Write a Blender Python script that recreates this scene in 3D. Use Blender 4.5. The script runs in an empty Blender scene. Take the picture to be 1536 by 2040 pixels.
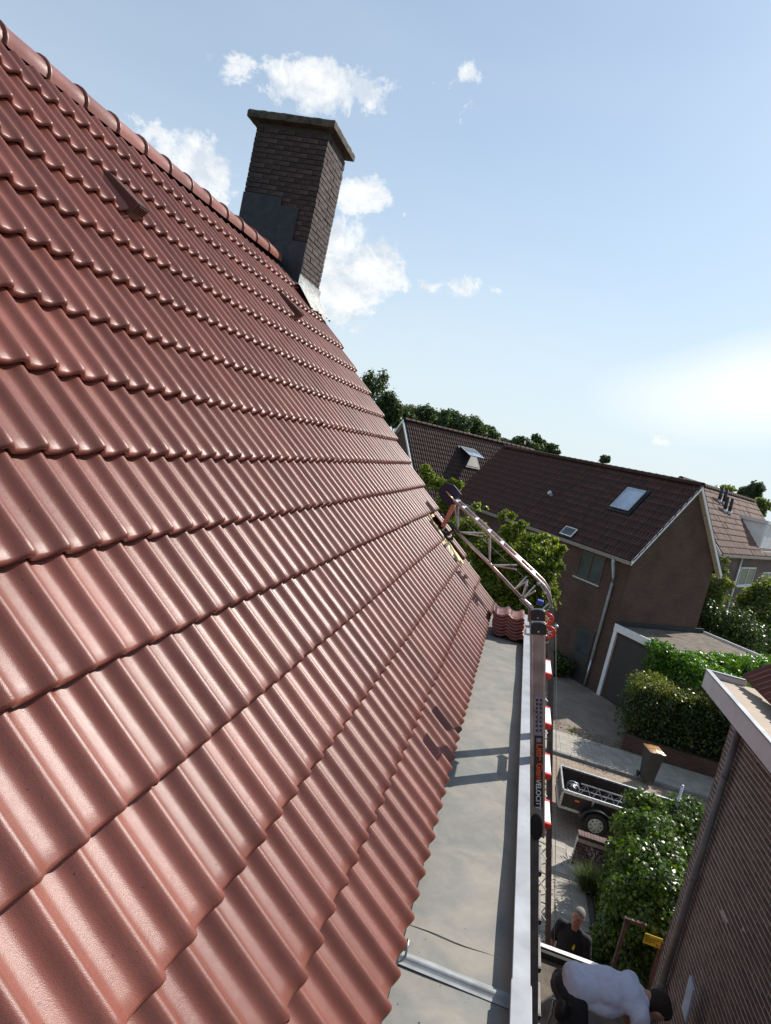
import bpy, math, random
import numpy as np
from mathutils import Vector, Matrix
random.seed(7); RS = np.random.RandomState(11)
S = bpy.context.scene
# ------------------------------------------------------------------ camera
RC = np.array([[0.95118629, 0.21572578, 0.2206967], [0.23970953, -0.06601985, -0.9685973], [-0.19438105, 0.97421957, -0.1145087]])
TC = np.array([0.002, -8.8433, 1.87506]); FPX = 1294.25
cd = bpy.data.cameras.new('camera'); cam = bpy.data.objects.new('camera', cd); S.collection.objects.link(cam)
cd.sensor_fit = 'HORIZONTAL'; cd.sensor_width = 36; cd.lens = FPX / 1536 * 36; cd.clip_end = 3000; cd.clip_start = 0.05
mw = Matrix.Identity(4)
for i in range(3):
    mw[i][0] = RC[0][i]; mw[i][1] = -RC[1][i]; mw[i][2] = -RC[2][i]; mw[i][3] = TC[i]
cam.matrix_world = mw; S.camera = cam
# ------------------------------------------------------------------ light
SUN = Vector((0.71, 0.93, 1.0)).normalized()
EL = math.asin(SUN.z); AZ = math.atan2(SUN.x, SUN.y)
sl = bpy.data.lights.new('sun', 'SUN'); sl.energy = 5.0; sl.angle = math.radians(0.53); sl.color = (1.0, 0.94, 0.86)
so = bpy.data.objects.new('sun', sl); S.collection.objects.link(so); so.rotation_euler = SUN.to_track_quat('Z', 'Y').to_euler()
S.view_settings.view_transform = 'Standard'; S.view_settings.look = 'None'; S.view_settings.exposure = 0.28; S.view_settings.gamma = 1; S.view_settings.use_curve_mapping = False
SKY_STRENGTH = 0.10


class NT:
    def __init__(s, tree): s.t = tree; s.n = tree.nodes; s.l = tree.links
    def __call__(s, typ, **k):
        n = s.n.new(typ)
        ins = k.pop('ins', {})
        for a, v in k.items(): setattr(n, a, v)
        for a, v in ins.items():
            if isinstance(v, bpy.types.NodeSocket): s.l.new(v, n.inputs[a])
            else: n.inputs[a].default_value = v
        return n
    def math(s, op, a, b=0.0, c=0.0, clamp=False):
        return s('ShaderNodeMath', operation=op, use_clamp=clamp, ins={0: a, 1: b, 2: c}).outputs[0]
    def mix(s, f, a, b, blend='MIX'):
        n = s('ShaderNodeMix', data_type='RGBA', blend_type=blend, ins={0: f, 6: a, 7: b}); return n.outputs[2]
    def ramp(s, f, stops):
        n = s('ShaderNodeValToRGB', ins={0: f}); e = n.color_ramp.elements
        while len(e) < len(stops): e.new(0.5)
        for q, (p, c) in zip(e, stops):
            q.position = p; q.color = (c, c, c, 1) if not hasattr(c, '__len__') else (*c[:3], 1)
        return n.outputs[0]


def ray(x, y):
    d = RC.T @ np.array([(x - 768) / FPX, (y - 1020) / FPX, 1.0]); return d
def U(x, y, ax, v):
    d = ray(x, y); return Vector(TC + d * ((v - TC[ax]) / d[ax]))
def UD(x, y, dist):
    d = ray(x, y); return Vector(TC + d / np.linalg.norm(d) * dist)
def UP(x, y, P, N):
    d = ray(x, y); P = np.array(P); N = np.array(N); return Vector(TC + d * (((P - TC) @ N) / (d @ N)))
def seen(P, m=60):
    q = RC @ (np.array(P) - TC)
    if q[2] < .05: return False
    x = 768 + FPX * q[0] / q[2]; y = 1020 + FPX * q[1] / q[2]
    return -m < x < 1536 + m and -m < y < 2040 + m

W = bpy.data.worlds.new('World'); S.world = W; W.use_nodes = True
w = NT(W.node_tree); w.n.clear()
tc = w('ShaderNodeTexCoord').outputs['Generated']
sky = w('ShaderNodeTexSky', sky_type='NISHITA', sun_disc=False, sun_elevation=EL, sun_rotation=AZ, altitude=20, air_density=1.0, dust_density=0.7, ozone_density=1.0)
# thin high haze that whitens the sky near the horizon all the way round
sep = w('ShaderNodeSeparateXYZ', ins={0: tc})
up = sep.outputs[2]
veil = w.ramp(up, [(0.0, 0.97), (0.08, 0.86), (0.3, 0.52), (0.7, 0.25)])
hz = w('ShaderNodeTexNoise', ins={'Vector': w('ShaderNodeVectorMath', operation='MULTIPLY', ins={0: tc, 1: (1, 1, 4.0)}).outputs[0], 'Scale': 2.2, 'Detail': 3.0})
veil = w.math('ADD', veil, w.math('MULTIPLY', w.math('SUBTRACT', hz.outputs[0], 0.5), 0.22), clamp=True)
# individual clouds, each placed in its own direction of the sky
n1 = w('ShaderNodeTexNoise', ins={'Vector': tc, 'Scale': 17.0, 'Detail': 12.0, 'Roughness': 0.66, 'Distortion': 0.25}).outputs[0]
n2 = w('ShaderNodeTexNoise', ins={'Vector': tc, 'Scale': 3.0, 'Detail': 2.0}).outputs[0]
CL = [(640, 168, 112, 56, 1.35), (470, 135, 52, 30, .9), (925, 150, 42, 32, .9), (932, 210, 22, 26, .62), (865, 165, 26, 14, .55), (395, 320, 78, 62, 1.15), (300, 262, 44, 26, .8),
      (720, 395, 60, 40, 1.1), (700, 540, 110, 88, 1.35), (690, 610, 70, 55, 1.1), (845, 570, 34, 20, .75), (805, 428, 12, 16, .5), (660, 480, 60, 60, 1.1), (1375, 855, 60, 26, .6), (930, 570, 30, 12, .35), (990, 578, 22, 14, .35)]
best = None
for (cx, cy, ra, rb, k) in CL:
    c = Vector(ray(cx, cy)).normalized(); ex = (Vector(ray(cx + ra, cy + ra * .1)).normalized() - c); ey = (Vector(ray(cx, cy + rb)).normalized() - c)
    dd = w('ShaderNodeVectorMath', operation='SUBTRACT', ins={0: tc, 1: c}).outputs[0]
    a = w('ShaderNodeVectorMath', operation='DOT_PRODUCT', ins={0: dd, 1: ex / ex.length_squared}).outputs['Value']
    b = w('ShaderNodeVectorMath', operation='DOT_PRODUCT', ins={0: dd, 1: ey / ey.length_squared}).outputs['Value']
    r2 = w.math('ADD', w.math('MULTIPLY', a, a), w.math('MULTIPLY', b, b))
    front = w('ShaderNodeVectorMath', operation='DOT_PRODUCT', ins={0: tc, 1: c}).outputs['Value']
    v = w.math('MULTIPLY', w.math('SUBTRACT', 1.28, w.math('SQRT', r2), clamp=False), k * .55)
    v = w.math('MULTIPLY', v, w.math('GREATER_THAN', front, 0.0))
    best = v if best is None else w.math('MAXIMUM', best, v)
dens = w.math('ADD', best, w.math('MULTIPLY', w.math('SUBTRACT', n1, 0.5), 2.3))
mask = w.ramp(dens, [(0.16, 0.0), (0.34, .75), (0.6, 1.0)])
n4 = w('ShaderNodeTexNoise', ins={'Vector': w('ShaderNodeVectorMath', operation='ADD', ins={0: tc, 1: (.012, .0, -.02)}).outputs[0], 'Scale': 17.0, 'Detail': 12.0, 'Roughness': 0.66, 'Distortion': 0.25}).outputs[0]
shade = w.math('ADD', 0.55, w.math('MULTIPLY', w.math('SUBTRACT', n1, n4), 5.0), clamp=True)
# a bright sheet of thin cirrus low on the sun's side
c0 = Vector(ray(1560, 765)).normalized(); exx = (Vector(ray(2060, 810)).normalized() - c0); eyy = (Vector(ray(1560, 885)).normalized() - c0)
dd = w('ShaderNodeVectorMath', operation='SUBTRACT', ins={0: tc, 1: c0}).outputs[0]
a = w('ShaderNodeVectorMath', operation='DOT_PRODUCT', ins={0: dd, 1: exx / exx.length_squared}).outputs['Value']
b = w('ShaderNodeVectorMath', operation='DOT_PRODUCT', ins={0: dd, 1: eyy / eyy.length_squared}).outputs['Value']
r = w.math('SQRT', w.math('ADD', w.math('MULTIPLY', a, a), w.math('MULTIPLY', b, b)))
cir = w.ramp(w.math('ADD', r, w.math('MULTIPLY', w.math('SUBTRACT', n2, 0.5), 1.0)), [(0.30, 0.85), (1.55, 0.0)])
skyc = w.mix(1.0, sky.outputs[0], (0.87, 1.05, 1.16, 1), 'MULTIPLY')
hazecol = (6.3, 7.15, 7.7, 1)
col = w.mix(veil, skyc, hazecol)
col = w.mix(w.math('MULTIPLY', cir, 1.0), col, (8.6, 8.9, 9.0, 1))
cloud = w.mix(shade, (5.9, 6.5, 7.2, 1), (8.2, 8.4, 8.5, 1))
col = w.mix(mask, col, cloud)
bg = w('ShaderNodeBackground', ins={'Color': col, 'Strength': SKY_STRENGTH})
w.l.new(bg.outputs[0], w('ShaderNodeOutputWorld').inputs[0])

# ------------------------------------------------------------------ materials
def mat(name, col, rough=.7, var=.12, scale=8, detail=4, bump=0, bscale=60, metal=0, spec=.5, col2=None, speck=0, trans=0, obj=0, coat=0, coord='Object', wave=None):
    m = bpy.data.materials.new(name); m.use_nodes = True; t = NT(m.node_tree); t.n.clear()
    co = t('ShaderNodeTexCoord').outputs[coord]
    ns = t('ShaderNodeTexNoise', ins={'Vector': co, 'Scale': scale, 'Detail': detail, 'Roughness': .6}).outputs[0]
    c2 = col2 or tuple(min(1, x * (1 + var * 2.5)) for x in col)
    c1 = tuple(x * (1 - var) for x in col) if not col2 else col
    c = t.mix(t.ramp(ns, [(.32, 0.), (.68, 1.)]), (*c1, 1), (*c2, 1))
    if obj:
        oi = t('ShaderNodeObjectInfo').outputs['Random']
        c = t.mix(1.0, c, t.ramp(oi, [(0, 1 - obj), (1, 1 + 0)]), 'MULTIPLY')
    if speck:
        sp = t('ShaderNodeTexNoise', ins={'Vector': co, 'Scale': 300 if speck < 2 else 90, 'Detail': 2}).outputs[0]
        c = t.mix(t.ramp(sp, [(.30, .55), (.40, 0.)]), c, (col[0] * .3, col[1] * .3, col[2] * .3, 1))
    b = t('ShaderNodeBsdfPrincipled', ins={'Base Color': c, 'Roughness': rough, 'Metallic': metal, 'Specular IOR Level': spec})
    if trans: b.inputs['Transmission Weight'].default_value = trans
    if coat: b.inputs['Coat Weight'].default_value = coat; b.inputs['Coat Roughness'].default_value = .3
    if bump:
        bn = t('ShaderNodeTexNoise', ins={'Vector': co, 'Scale': bscale, 'Detail': 3}).outputs[0]
        bb = t('ShaderNodeBump', ins={'Strength': bump, 'Distance': .01, 'Height': bn}); t.l.new(bb.outputs[0], b.inputs['Normal'])
    t.l.new(b.outputs[0], t('ShaderNodeOutputMaterial').inputs[0]); return m

def brickmat(name, c1, c2, mortar, bw=.22, bh=.0625, bump=.6, rough=.85, ms=.012, offset=.5):
    m = bpy.data.materials.new(name); m.use_nodes = True; t = NT(m.node_tree); t.n.clear()
    uv = t('ShaderNodeUVMap').outputs[0]
    br = t('ShaderNodeTexBrick', offset=offset, ins={'Vector': uv, 'Color1': (*c1, 1), 'Color2': (*c2, 1), 'Mortar': (*mortar, 1), 'Scale': 1.0, 'Mortar Size': ms / 2, 'Brick Width': bw, 'Row Height': bh, 'Bias': -.1})
    ns = t('ShaderNodeTexNoise', ins={'Vector': uv, 'Scale': 1.2, 'Detail': 5}).outputs[0]
    c = t.mix(.8, br.outputs[0], t.ramp(ns, [(.3, .7), (.7, 1.15)]), 'MULTIPLY')
    n3 = t('ShaderNodeTexNoise', ins={'Vector': uv, 'Scale': 60, 'Detail': 3}).outputs[0]
    c = t.mix(.5, c, t.ramp(n3, [(.3, .75), (.7, 1.1)]), 'MULTIPLY')
    b = t('ShaderNodeBsdfPrincipled', ins={'Base Color': c, 'Roughness': rough, 'Specular IOR Level': .3})
    h = t.math('ADD', t.math('SUBTRACT', 1.0, br.outputs[1]), t.math('MULTIPLY', n3, .4))
    bb = t('ShaderNodeBump', ins={'Strength': bump, 'Distance': .006, 'Height': h}); t.l.new(bb.outputs[0], b.inputs['Normal'])
    t.l.new(b.outputs[0], t('ShaderNodeOutputMaterial').inputs[0]); return m

def tilemat(name, c, c2, rough=.42, grain=.9, spec=.5):
    m = bpy.data.materials.new(name); m.use_nodes = True; t = NT(m.node_tree); t.n.clear()
    g = t('ShaderNodeNewGeometry').outputs['Position']
    n1 = t('ShaderNodeTexNoise', ins={'Vector': g, 'Scale': 3.2, 'Detail': 5, 'Roughness': .65}).outputs[0]
    n2 = t('ShaderNodeTexNoise', ins={'Vector': g, 'Scale': 420, 'Detail': 2}).outputs[0]
    n3 = t('ShaderNodeTexNoise', ins={'Vector': g, 'Scale': 75, 'Detail': 2}).outputs[0]
    oi = t('ShaderNodeObjectInfo').outputs['Random']
    cc = t.mix(t.ramp(n1, [(.35, 0.), (.7, 1.)]), (*c, 1), (*c2, 1))
    cc = t.mix(1.0, cc, t.ramp(oi, [(0, .76), (.6, .93), (1, 1.04)]), 'MULTIPLY')
    dn = t('ShaderNodeTexNoise', ins={'Vector': g, 'Scale': 11, 'Detail': 6, 'Roughness': .75}).outputs[0]
    cc = t.mix(t.ramp(dn, [(.55, 0.), (.75, .35)]), cc, (c[0] * .55, c[1] * .6, c[2] * .65, 1))
    cc = t.mix(t.ramp(n3, [(.245, .85), (.275, 0.)]), cc, (.02, .012, .01, 1))
    cc = t.mix(.7, cc, t.ramp(n2, [(.25, .72), (.6, 1.12)]), 'MULTIPLY')
    ro = t.math('ADD', rough, t.math('MULTIPLY', t.math('SUBTRACT', n1, .5), .25))
    b = t('ShaderNodeBsdfPrincipled', ins={'Base Color': cc, 'Roughness': ro, 'Specular IOR Level': spec})
    h = t.math('ADD', n2, t.math('MULTIPLY', t('ShaderNodeTexNoise', ins={'Vector': g, 'Scale': 28, 'Detail': 3}).outputs[0], .9))
    bb = t('ShaderNodeBump', ins={'Strength': grain, 'Distance': .0022, 'Height': h}); t.l.new(bb.outputs[0], b.inputs['Normal'])
    t.l.new(b.outputs[0], t('ShaderNodeOutputMaterial').inputs[0]); return m

def leafmat(name, a, b_, c_=None, rough=.38, spec=.5, tl=.35):
    m = bpy.data.materials.new(name); m.use_nodes = True; t = NT(m.node_tree); t.n.clear()
    ge = t('ShaderNodeNewGeometry'); rnd = ge.outputs['Random Per Island']
    ns = t('ShaderNodeTexNoise', ins={'Vector': ge.outputs['Position'], 'Scale': 1.6, 'Detail': 3}).outputs[0]
    f = t.math('ADD', t.math('MULTIPLY', rnd, .7), t.math('MULTIPLY', t.math('SUBTRACT', ns, .4), 1.1), clamp=True)
    stops = [(0, a), (.6, b_), (1, c_ or b_)]
    col = t.ramp(f, stops)
    p = t('ShaderNodeBsdfPrincipled', ins={'Base Color': col, 'Roughness': rough, 'Specular IOR Level': spec})
    tr = t('ShaderNodeBsdfTranslucent', ins={'Color': t.mix(1.0, col, (1.5, 1.7, .6, 1), 'MULTIPLY')})
    mx = t('ShaderNodeMixShader', ins={0: tl, 1: p.outputs[0], 2: tr.outputs[0]})
    t.l.new(mx.outputs[0], t('ShaderNodeOutputMaterial').inputs[0]); return m

M = {}
M['tile'] = tilemat('red concrete roof tile', (.205, .062, .043), (.245, .082, .060), .41, .30, .48)
M['tile_cut'] = mat('raw tile edge', (.30, .13, .09), .9, .2, 40)
M['tile_old'] = tilemat('weathered brown roof tile', (.052, .026, .020), (.078, .040, .031), .8, .5, .2)
M['tile_old2'] = tilemat('weathered dark red roof tile', (.088, .036, .027), (.115, .050, .038), .75, .5, .25)
M['tile_old3'] = tilemat('faded tan brown roof tile', (.17, .095, .070), (.21, .12, .09), .7, .5, .3)
M['tile_r'] = tilemat('neighbour red roof tile', (.135, .045, .034), (.165, .060, .047), .6, .5, .3)
M['deck'] = mat('black roofing underlay', (.012, .012, .013), .9)
M['batten'] = mat('fresh pine battens', (.55, .40, .20), .7, .1, 20)
M['insul'] = mat('pale yellow insulation', (.72, .62, .36), .9, .1, 20, bump=.5)
M['brick_ch'] = mat('dark chimney brick', (.045, .030, .027), .85, .45, 9, bump=.8, bscale=70, obj=.45, coord='Object')
M['mortar_ch'] = mat('dark mortar', (.05, .042, .038), .95, .2, 30, bump=.6)
M['brick_r'] = mat('red brown wall brick', (.125, .075, .066), .8, .3, 7, bump=.7, bscale=80, obj=.45)
M['mortar_r'] = mat('grey mortar', (.46, .41, .38), .95, .15, 30, bump=.6)
M['concrete'] = mat('lichened concrete', (.055, .046, .034), .95, .4, 12, 6, bump=.9, bscale=40)
M['lead'] = mat('lead flashing', (.022, .024, .029), .55, .25, 10, 6, bump=.4, bscale=14, metal=.35)
M['lead_old'] = mat('chalky lead apron', (.15, .16, .15), .6, .35, 14, 6, bump=.9, bscale=22, col2=(.40, .41, .40))
M['zinc'] = mat('zinc cap', (.27, .285, .31), .55, .15, 4, 5, metal=.1)
M['white'] = mat('white painted board', (.74, .74, .73), .5, .06, 3)
M['fascia'] = mat('off white fascia', (.64, .60, .61), .5, .06, 3)
M['dark'] = mat('black plastic', (.015, .015, .017), .45, .2)
M['rubber'] = mat('rubber', (.02, .02, .02), .8, .2)
M['red'] = mat('red plastic', (.62, .035, .02), .35, .1)
M['alu'] = mat('worn aluminium', (.50, .47, .45), .38, .15, 12, 4, metal=.85)
M['alu_lift'] = mat('pinkish aluminium rail', (.50, .40, .38), .35, .15, 10, metal=.8)
M['alu_ladder'] = mat('dull ladder rail', (.30, .235, .215), .5, .15, 10, metal=.25)
M['steel'] = mat('galvanised steel', (.42, .44, .46), .42, .25, 25, metal=.8)
M['steel_d'] = mat('weathered zinc', (.25, .26, .26), .55, .2, 8, metal=.2)
M['chan'] = mat('dull grey channel', (.13, .12, .115), .5, .2, 10, metal=.3)
M['rung'] = mat('bright rung tread', (.85, .86, .86), .35, .05, 20, metal=.1)
M['terracotta'] = mat('terracotta painted strut', (.42, .13, .09), .6, .15)
M['navy'] = mat('navy plastic plate', (.010, .007, .032), .6, .2)
M['blue'] = mat('blue cap', (.02, .05, .30), .5)
M['brass'] = mat('brass rod', (.8, .62, .3), .3, .1, metal=.8)
M['cord'] = mat('steel cable', (.18, .17, .16), .5)
M['glass'] = mat('dark window glass', (.035, .045, .05), .08, .3, 1.5, spec=.8)
M['glass_sky'] = mat('skylight glass', (.42, .47, .54), .06, .15, 1, spec=1.0, metal=.55)
M['frame_d'] = mat('brown window frame', (.085, .045, .032), .6)
M['frame_w'] = mat('white window frame', (.70, .70, .69), .5)
M['pvc'] = mat('grey drain pipe', (.30, .30, .31), .45, .15, 4)
M['pvc_l'] = mat('light drain pipe', (.42, .44, .46), .45, .1, 4)
M['pvc_d'] = mat('brown grey drain pipe', (.17, .15, .145), .42, .15, 5)
M['gutter_b'] = mat('beige grey gutter', (.22, .195, .165), .6, .1)
M['door'] = mat('dark front door', (.035, .030, .028), .5)
M['barrel'] = mat('grey blue barrel', (.11, .14, .17), .5, .2)
M['bw_far'] = brickmat('far house brown brick', (.105, .060, .044), (.080, .045, .034), (.125, .095, .078))
M['bw_gable'] = brickmat('far gable brick', (.105, .062, .054), (.080, .047, .041), (.135, .105, .092))
M['bw_back'] = brickmat('back house brick', (.17, .10, .09), (.13, .078, .07), (.2, .16, .15))
M['bw_own'] = brickmat('own house brick', (.15, .065, .05), (.11, .05, .04), (.25, .22, .2))
M['bw_garden'] = brickmat('garden wall brick', (.11, .052, .040), (.085, .042, .034), (.13, .10, .085))
M['beige'] = mat('beige soffit', (.55, .46, .33), .7)
M['ply'] = mat('dark plywood panel', (.022, .015, .013), .55, .3, 6)
M['orange'] = mat('orange reflector', (.75, .18, .02), .4)
M['bin_g'] = mat('dark green bin', (.030, .028, .024), .5, .2)
M['bin_o'] = mat('orange bin lid', (.34, .18, .06), .25, .35, 14, coat=.8)
M['wood'] = mat('weathered wood', (.115, .068, .050), .8, .3, 10, bump=.4)
M['yellow'] = mat('yellow sign', (.75, .52, .02), .4, .05)
M['sign_black'] = mat('sign black print', (.02, .018, .012), .5)
M['shirt_w'] = mat('white cotton shirt', (.58, .60, .74), .9, .06, 6, bump=.35, bscale=14, col2=(.64, .66, .80))
M['shirt_b'] = mat('black cotton', (.012, .012, .014), .85, .2, 8, bump=.4, bscale=14)
M['trouser'] = mat('dark work trousers', (.022, .020, .022), .85, .25, 10, bump=.4)
M['skin'] = mat('skin', (.42, .215, .15), .55, .1, 20)
M['hair_g'] = mat('short grey hair', (.17, .155, .145), .9, .3, 120, bump=.6, bscale=150)
M['hair_d'] = mat('dark brown hair', (.022, .013, .010), .85, .3, 90, bump=1, bscale=90)
M['cap_panel'] = mat('pale blue sheet', (.45, .55, .72), .5, .1, 6)
M['bitumen'] = mat('dusty bitumen roof', (.12, .098, .078), .95, .3, 3, 7, bump=.7, bscale=90, speck=1)
M['leaf_ivy'] = leafmat('ivy leaf', (.022, .045, .008), (.085, .150, .018), (.21, .26, .035), .36, .5)
M['leaf_hedge'] = leafmat('hedge leaf', (.014, .030, .008), (.045, .080, .016), (.15, .16, .04), .35, .5)
M['leaf_hedge_top'] = leafmat('hedge top shoots', (.05, .07, .015), (.14, .15, .03), (.25, .21, .06), .35, .5, .45)
M['leaf_green'] = leafmat('fresh green creeper', (.035, .085, .012), (.10, .20, .022), (.19, .31, .045), .35, .5, .45)
M['leaf_tree'] = leafmat('garden tree leaf', (.045, .075, .010), (.15, .185, .022), (.30, .31, .05), .4, .4, .5)
M['leaf_dark'] = leafmat('dark distant leaf', (.028, .046, .020), (.055, .085, .030), (.10, .125, .05), .5, .3, .3)
M['leaf_olive'] = leafmat('olive garden leaf', (.07, .095, .03), (.17, .20, .055), (.28, .29, .09), .4, .4, .5)
M['leaf_lav'] = leafmat('lavender stem', (.06, .09, .04), (.12, .16, .07), (.17, .12, .15), .6, .2)
M['bark'] = mat('bark', (.05, .038, .028), .9, .3, 12, bump=.8)
M['soil'] = mat('garden soil', (.045, .035, .025), .95, .3, 6, 6, bump=.6)

def gutter_mat():
    m = bpy.data.materials.new('stained zinc gutter floor'); m.use_nodes = True; t = NT(m.node_tree); t.n.clear()
    g = t('ShaderNodeNewGeometry').outputs['Position']
    n1 = t('ShaderNodeTexNoise', ins={'Vector': g, 'Scale': 3.5, 'Detail': 6, 'Roughness': .6, 'Distortion': .8}).outputs[0]
    n2 = t('ShaderNodeTexNoise', ins={'Vector': g, 'Scale': 9, 'Detail': 7, 'Roughness': .7}).outputs[0]
    n3 = t('ShaderNodeTexNoise', ins={'Vector': g, 'Scale': 34, 'Detail': 1}).outputs[0]
    c = t.mix(t.ramp(n1, [(.38, 0.), (.62, 1.)]), (.185, .188, .175, 1), (.265, .242, .205, 1))
    c = t.mix(.65, c, t.ramp(n2, [(.3, .75), (.7, 1.12)]), 'MULTIPLY')
    c = t.mix(t.ramp(n3, [(.205, 1.), (.225, 0.)]), c, (.03, .02, .015, 1))
    sx = t('ShaderNodeSeparateXYZ', ins={0: g})
    e = t.math('ADD', sx.outputs[0], t.math('MULTIPLY', n2, .12))
    c = t.mix(t.ramp(e, [(.42, 0.), (.50, .55)]), c, (.36, .25, .16, 1))
    b = t('ShaderNodeBsdfPrincipled', ins={'Base Color': c, 'Roughness': .62, 'Metallic': .1, 'Specular IOR Level': .4})
    bb = t('ShaderNodeBump', ins={'Strength': .22, 'Distance': .006, 'Height': t.math('ADD', n1, t.math('MULTIPLY', n2, .3))}); t.l.new(bb.outputs[0], b.inputs['Normal'])
    t.l.new(b.outputs[0], t('ShaderNodeOutputMaterial').inputs[0]); return m
M['gutter'] = gutter_mat()

def pavemat(name, bw, bh, c1, c2, mo, off=.5):
    m = brickmat(name, c1, c2, mo, bw, bh, .5, .9, .01, off)
    return m
M['clinker'] = pavemat('clinker street paving', .21, .105, (.36, .28, .215), (.28, .215, .165), (.11, .09, .07))
M['drive'] = pavemat('driveway pavers', .21, .105, (.31, .25, .20), (.24, .20, .165), (.10, .085, .07))
M['slab_base'] = mat('sand bed', (.10, .088, .07), .95, .2, 10)
M['slab'] = mat('concrete paving slab', (.36, .325, .275), .9, .12, 3, 6, bump=.3, speck=1, obj=.2)
M['kerb'] = mat('grey kerb stone', (.15, .15, .15), .85, .15, 6)
M['grass'] = mat('rough ground', (.05, .065, .03), .95, .4, .5, 6, bump=.5, bscale=8)

# ------------------------------------------------------------------ helpers
def link(name, me, parent=None, m=None, loc=None):
    o = bpy.data.objects.new(name, me); S.collection.objects.link(o)
    if m is not None and me is not None:
        me.materials.clear(); me.materials.append(m)
    if parent is not None: o.parent = parent
    if loc is not None: o.location = loc
    return o
def empty(name, label, cat, loc=(0, 0, 0), rot=(0, 0, 0), group=None):
    o = link(name, None); o.location = loc; o.rotation_euler = rot; tag(o, label, cat, group); return o
def tag(o, label, cat, group=None, kind=None):
    o['label'] = label; o['category'] = cat
    if group: o['group'] = group
    if kind: o['kind'] = kind
    return o
def struct(o): o['kind'] = 'structure'; return o

class MB:
    def __init__(s): s.v = []; s.f = []
    def add(s, vs, fs):
        b = len(s.v); s.v += [tuple(x) for x in vs]; s.f += [tuple(b + i for i in f) for f in fs]; return s
    def box(s, lo, hi, R=None, T=None, j=0):
        x0, y0, z0 = lo; x1, y1, z1 = hi
        vs = [Vector(p) for p in ((x0, y0, z0), (x1, y0, z0), (x1, y1, z0), (x0, y1, z0), (x0, y0, z1), (x1, y0, z1), (x1, y1, z1), (x0, y1, z1))]
        if j: vs = [p + Vector((random.uniform(-j, j), random.uniform(-j, j), random.uniform(-j, j))) for p in vs]
        if R is not None: vs = [R @ p for p in vs]
        if T is not None: vs = [p + Vector(T) for p in vs]
        return s.add(vs, [(3, 2, 1, 0), (4, 5, 6, 7), (0, 1, 5, 4), (1, 2, 6, 5), (2, 3, 7, 6), (3, 0, 4, 7)])
    def bar(s, a, b, w, h=None, up=(0, 0, 1)):
        a = Vector(a); b = Vector(b); h = h or w; d = (b - a); L = d.length; d.normalize(); u = Vector(up)
        x = d.cross(u)
        if x.length < 1e-4: x = d.cross(Vector((1, 0, 0)))
        x.normalize(); y = x.cross(d)
        R = Matrix((x, d, y)).transposed()
        return s.box((-w / 2, 0, -h / 2), (w / 2, L, h / 2), R, a)
    def tube(s, pts, r, n=8, cap=True, rs=None):
        pts = [Vector(p) for p in pts]; rings = []
        for i, p in enumerate(pts):
            d = (pts[min(i + 1, len(pts) - 1)] - pts[max(i - 1, 0)]).normalized()
            x = d.cross(Vector((0, 0, 1)))
            if x.length < .05: x = d.cross(Vector((0, 1, 0)))
            x.normalize(); y = x.cross(d); rr = rs[i] if rs else r
            rings.append([p + x * rr * math.cos(6.28318 * k / n) + y * rr * math.sin(6.28318 * k / n) for k in range(n)])
        vs = [q for g in rings for q in g]; fs = []
        for i in range(len(pts) - 1):
            for k in range(n):
                a = i * n + k; b = i * n + (k + 1) % n; fs.append((a, b, b + n, a + n))
        if cap: fs.append(tuple(range(n - 1, -1, -1))); fs.append(tuple(range((len(pts) - 1) * n, len(pts) * n)))
        return s.add(vs, fs)
    def torus(s, c, ax, R, r, n=20, m=8):
        c = Vector(c); ax = Vector(ax).normalized(); x = ax.orthogonal().normalized(); y = ax.cross(x); vs = []; fs = []
        for i in range(n):
            a = 6.28318 * i / n; d = x * math.cos(a) + y * math.sin(a)
            for k in range(m):
                b = 6.28318 * k / m; vs.append(c + d * (R + r * math.cos(b)) + ax * r * math.sin(b))
        for i in range(n):
            for k in range(m): fs.append((i * m + k, i * m + (k + 1) % m, ((i + 1) % n) * m + (k + 1) % m, ((i + 1) % n) * m + k))
        return s.add(vs, fs)
    def disc(s, c, ax, R, th, n=24):
        c = Vector(c); ax = Vector(ax).normalized(); return s.tube([c - ax * th / 2, c + ax * th / 2], R, n)
    def sphere(s, c, r, n=12, m=8, sc=(1, 1, 1)):
        c = Vector(c); vs = []; fs = []
        for i in range(m + 1):
            t = math.pi * i / m
            for k in range(n):
                p = 6.28318 * k / n; vs.append(c + Vector((r * sc[0] * math.sin(t) * math.cos(p), r * sc[1] * math.sin(t) * math.sin(p), r * sc[2] * math.cos(t))))
        for i in range(m):
            for k in range(n): fs.append((i * n + k, (i + 1) * n + k, (i + 1) * n + (k + 1) % n, i * n + (k + 1) % n))
        return s.add(vs, fs)
    def prism(s, poly, off):
        n = len(poly); off = Vector(off); vs = [Vector(p) for p in poly] + [Vector(p) + off for p in poly]
        return s.add(vs, [tuple(range(n - 1, -1, -1)), tuple(range(n, 2 * n))] + [(i, (i + 1) % n, (i + 1) % n + n, i + n) for i in range(n)])
    def mesh(s, name='m', smooth=False):
        me = bpy.data.meshes.new(name); me.from_pydata(s.v, [], s.f); me.update()
        if smooth:
            me.polygons.foreach_set('use_smooth', [True] * len(me.polygons))
        return me
    def build(s, name, m, parent=None, smooth=False, uv=False, bevel=0, loc=None):
        me = s.mesh(name, smooth)
        if uv: boxuv(me)
        o = link(name, me, parent, m, loc)
        if bevel:
            b = o.modifiers.new('bevel', 'BEVEL'); b.width = bevel; b.segments = 2; b.limit_method = 'ANGLE'
        return o
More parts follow.
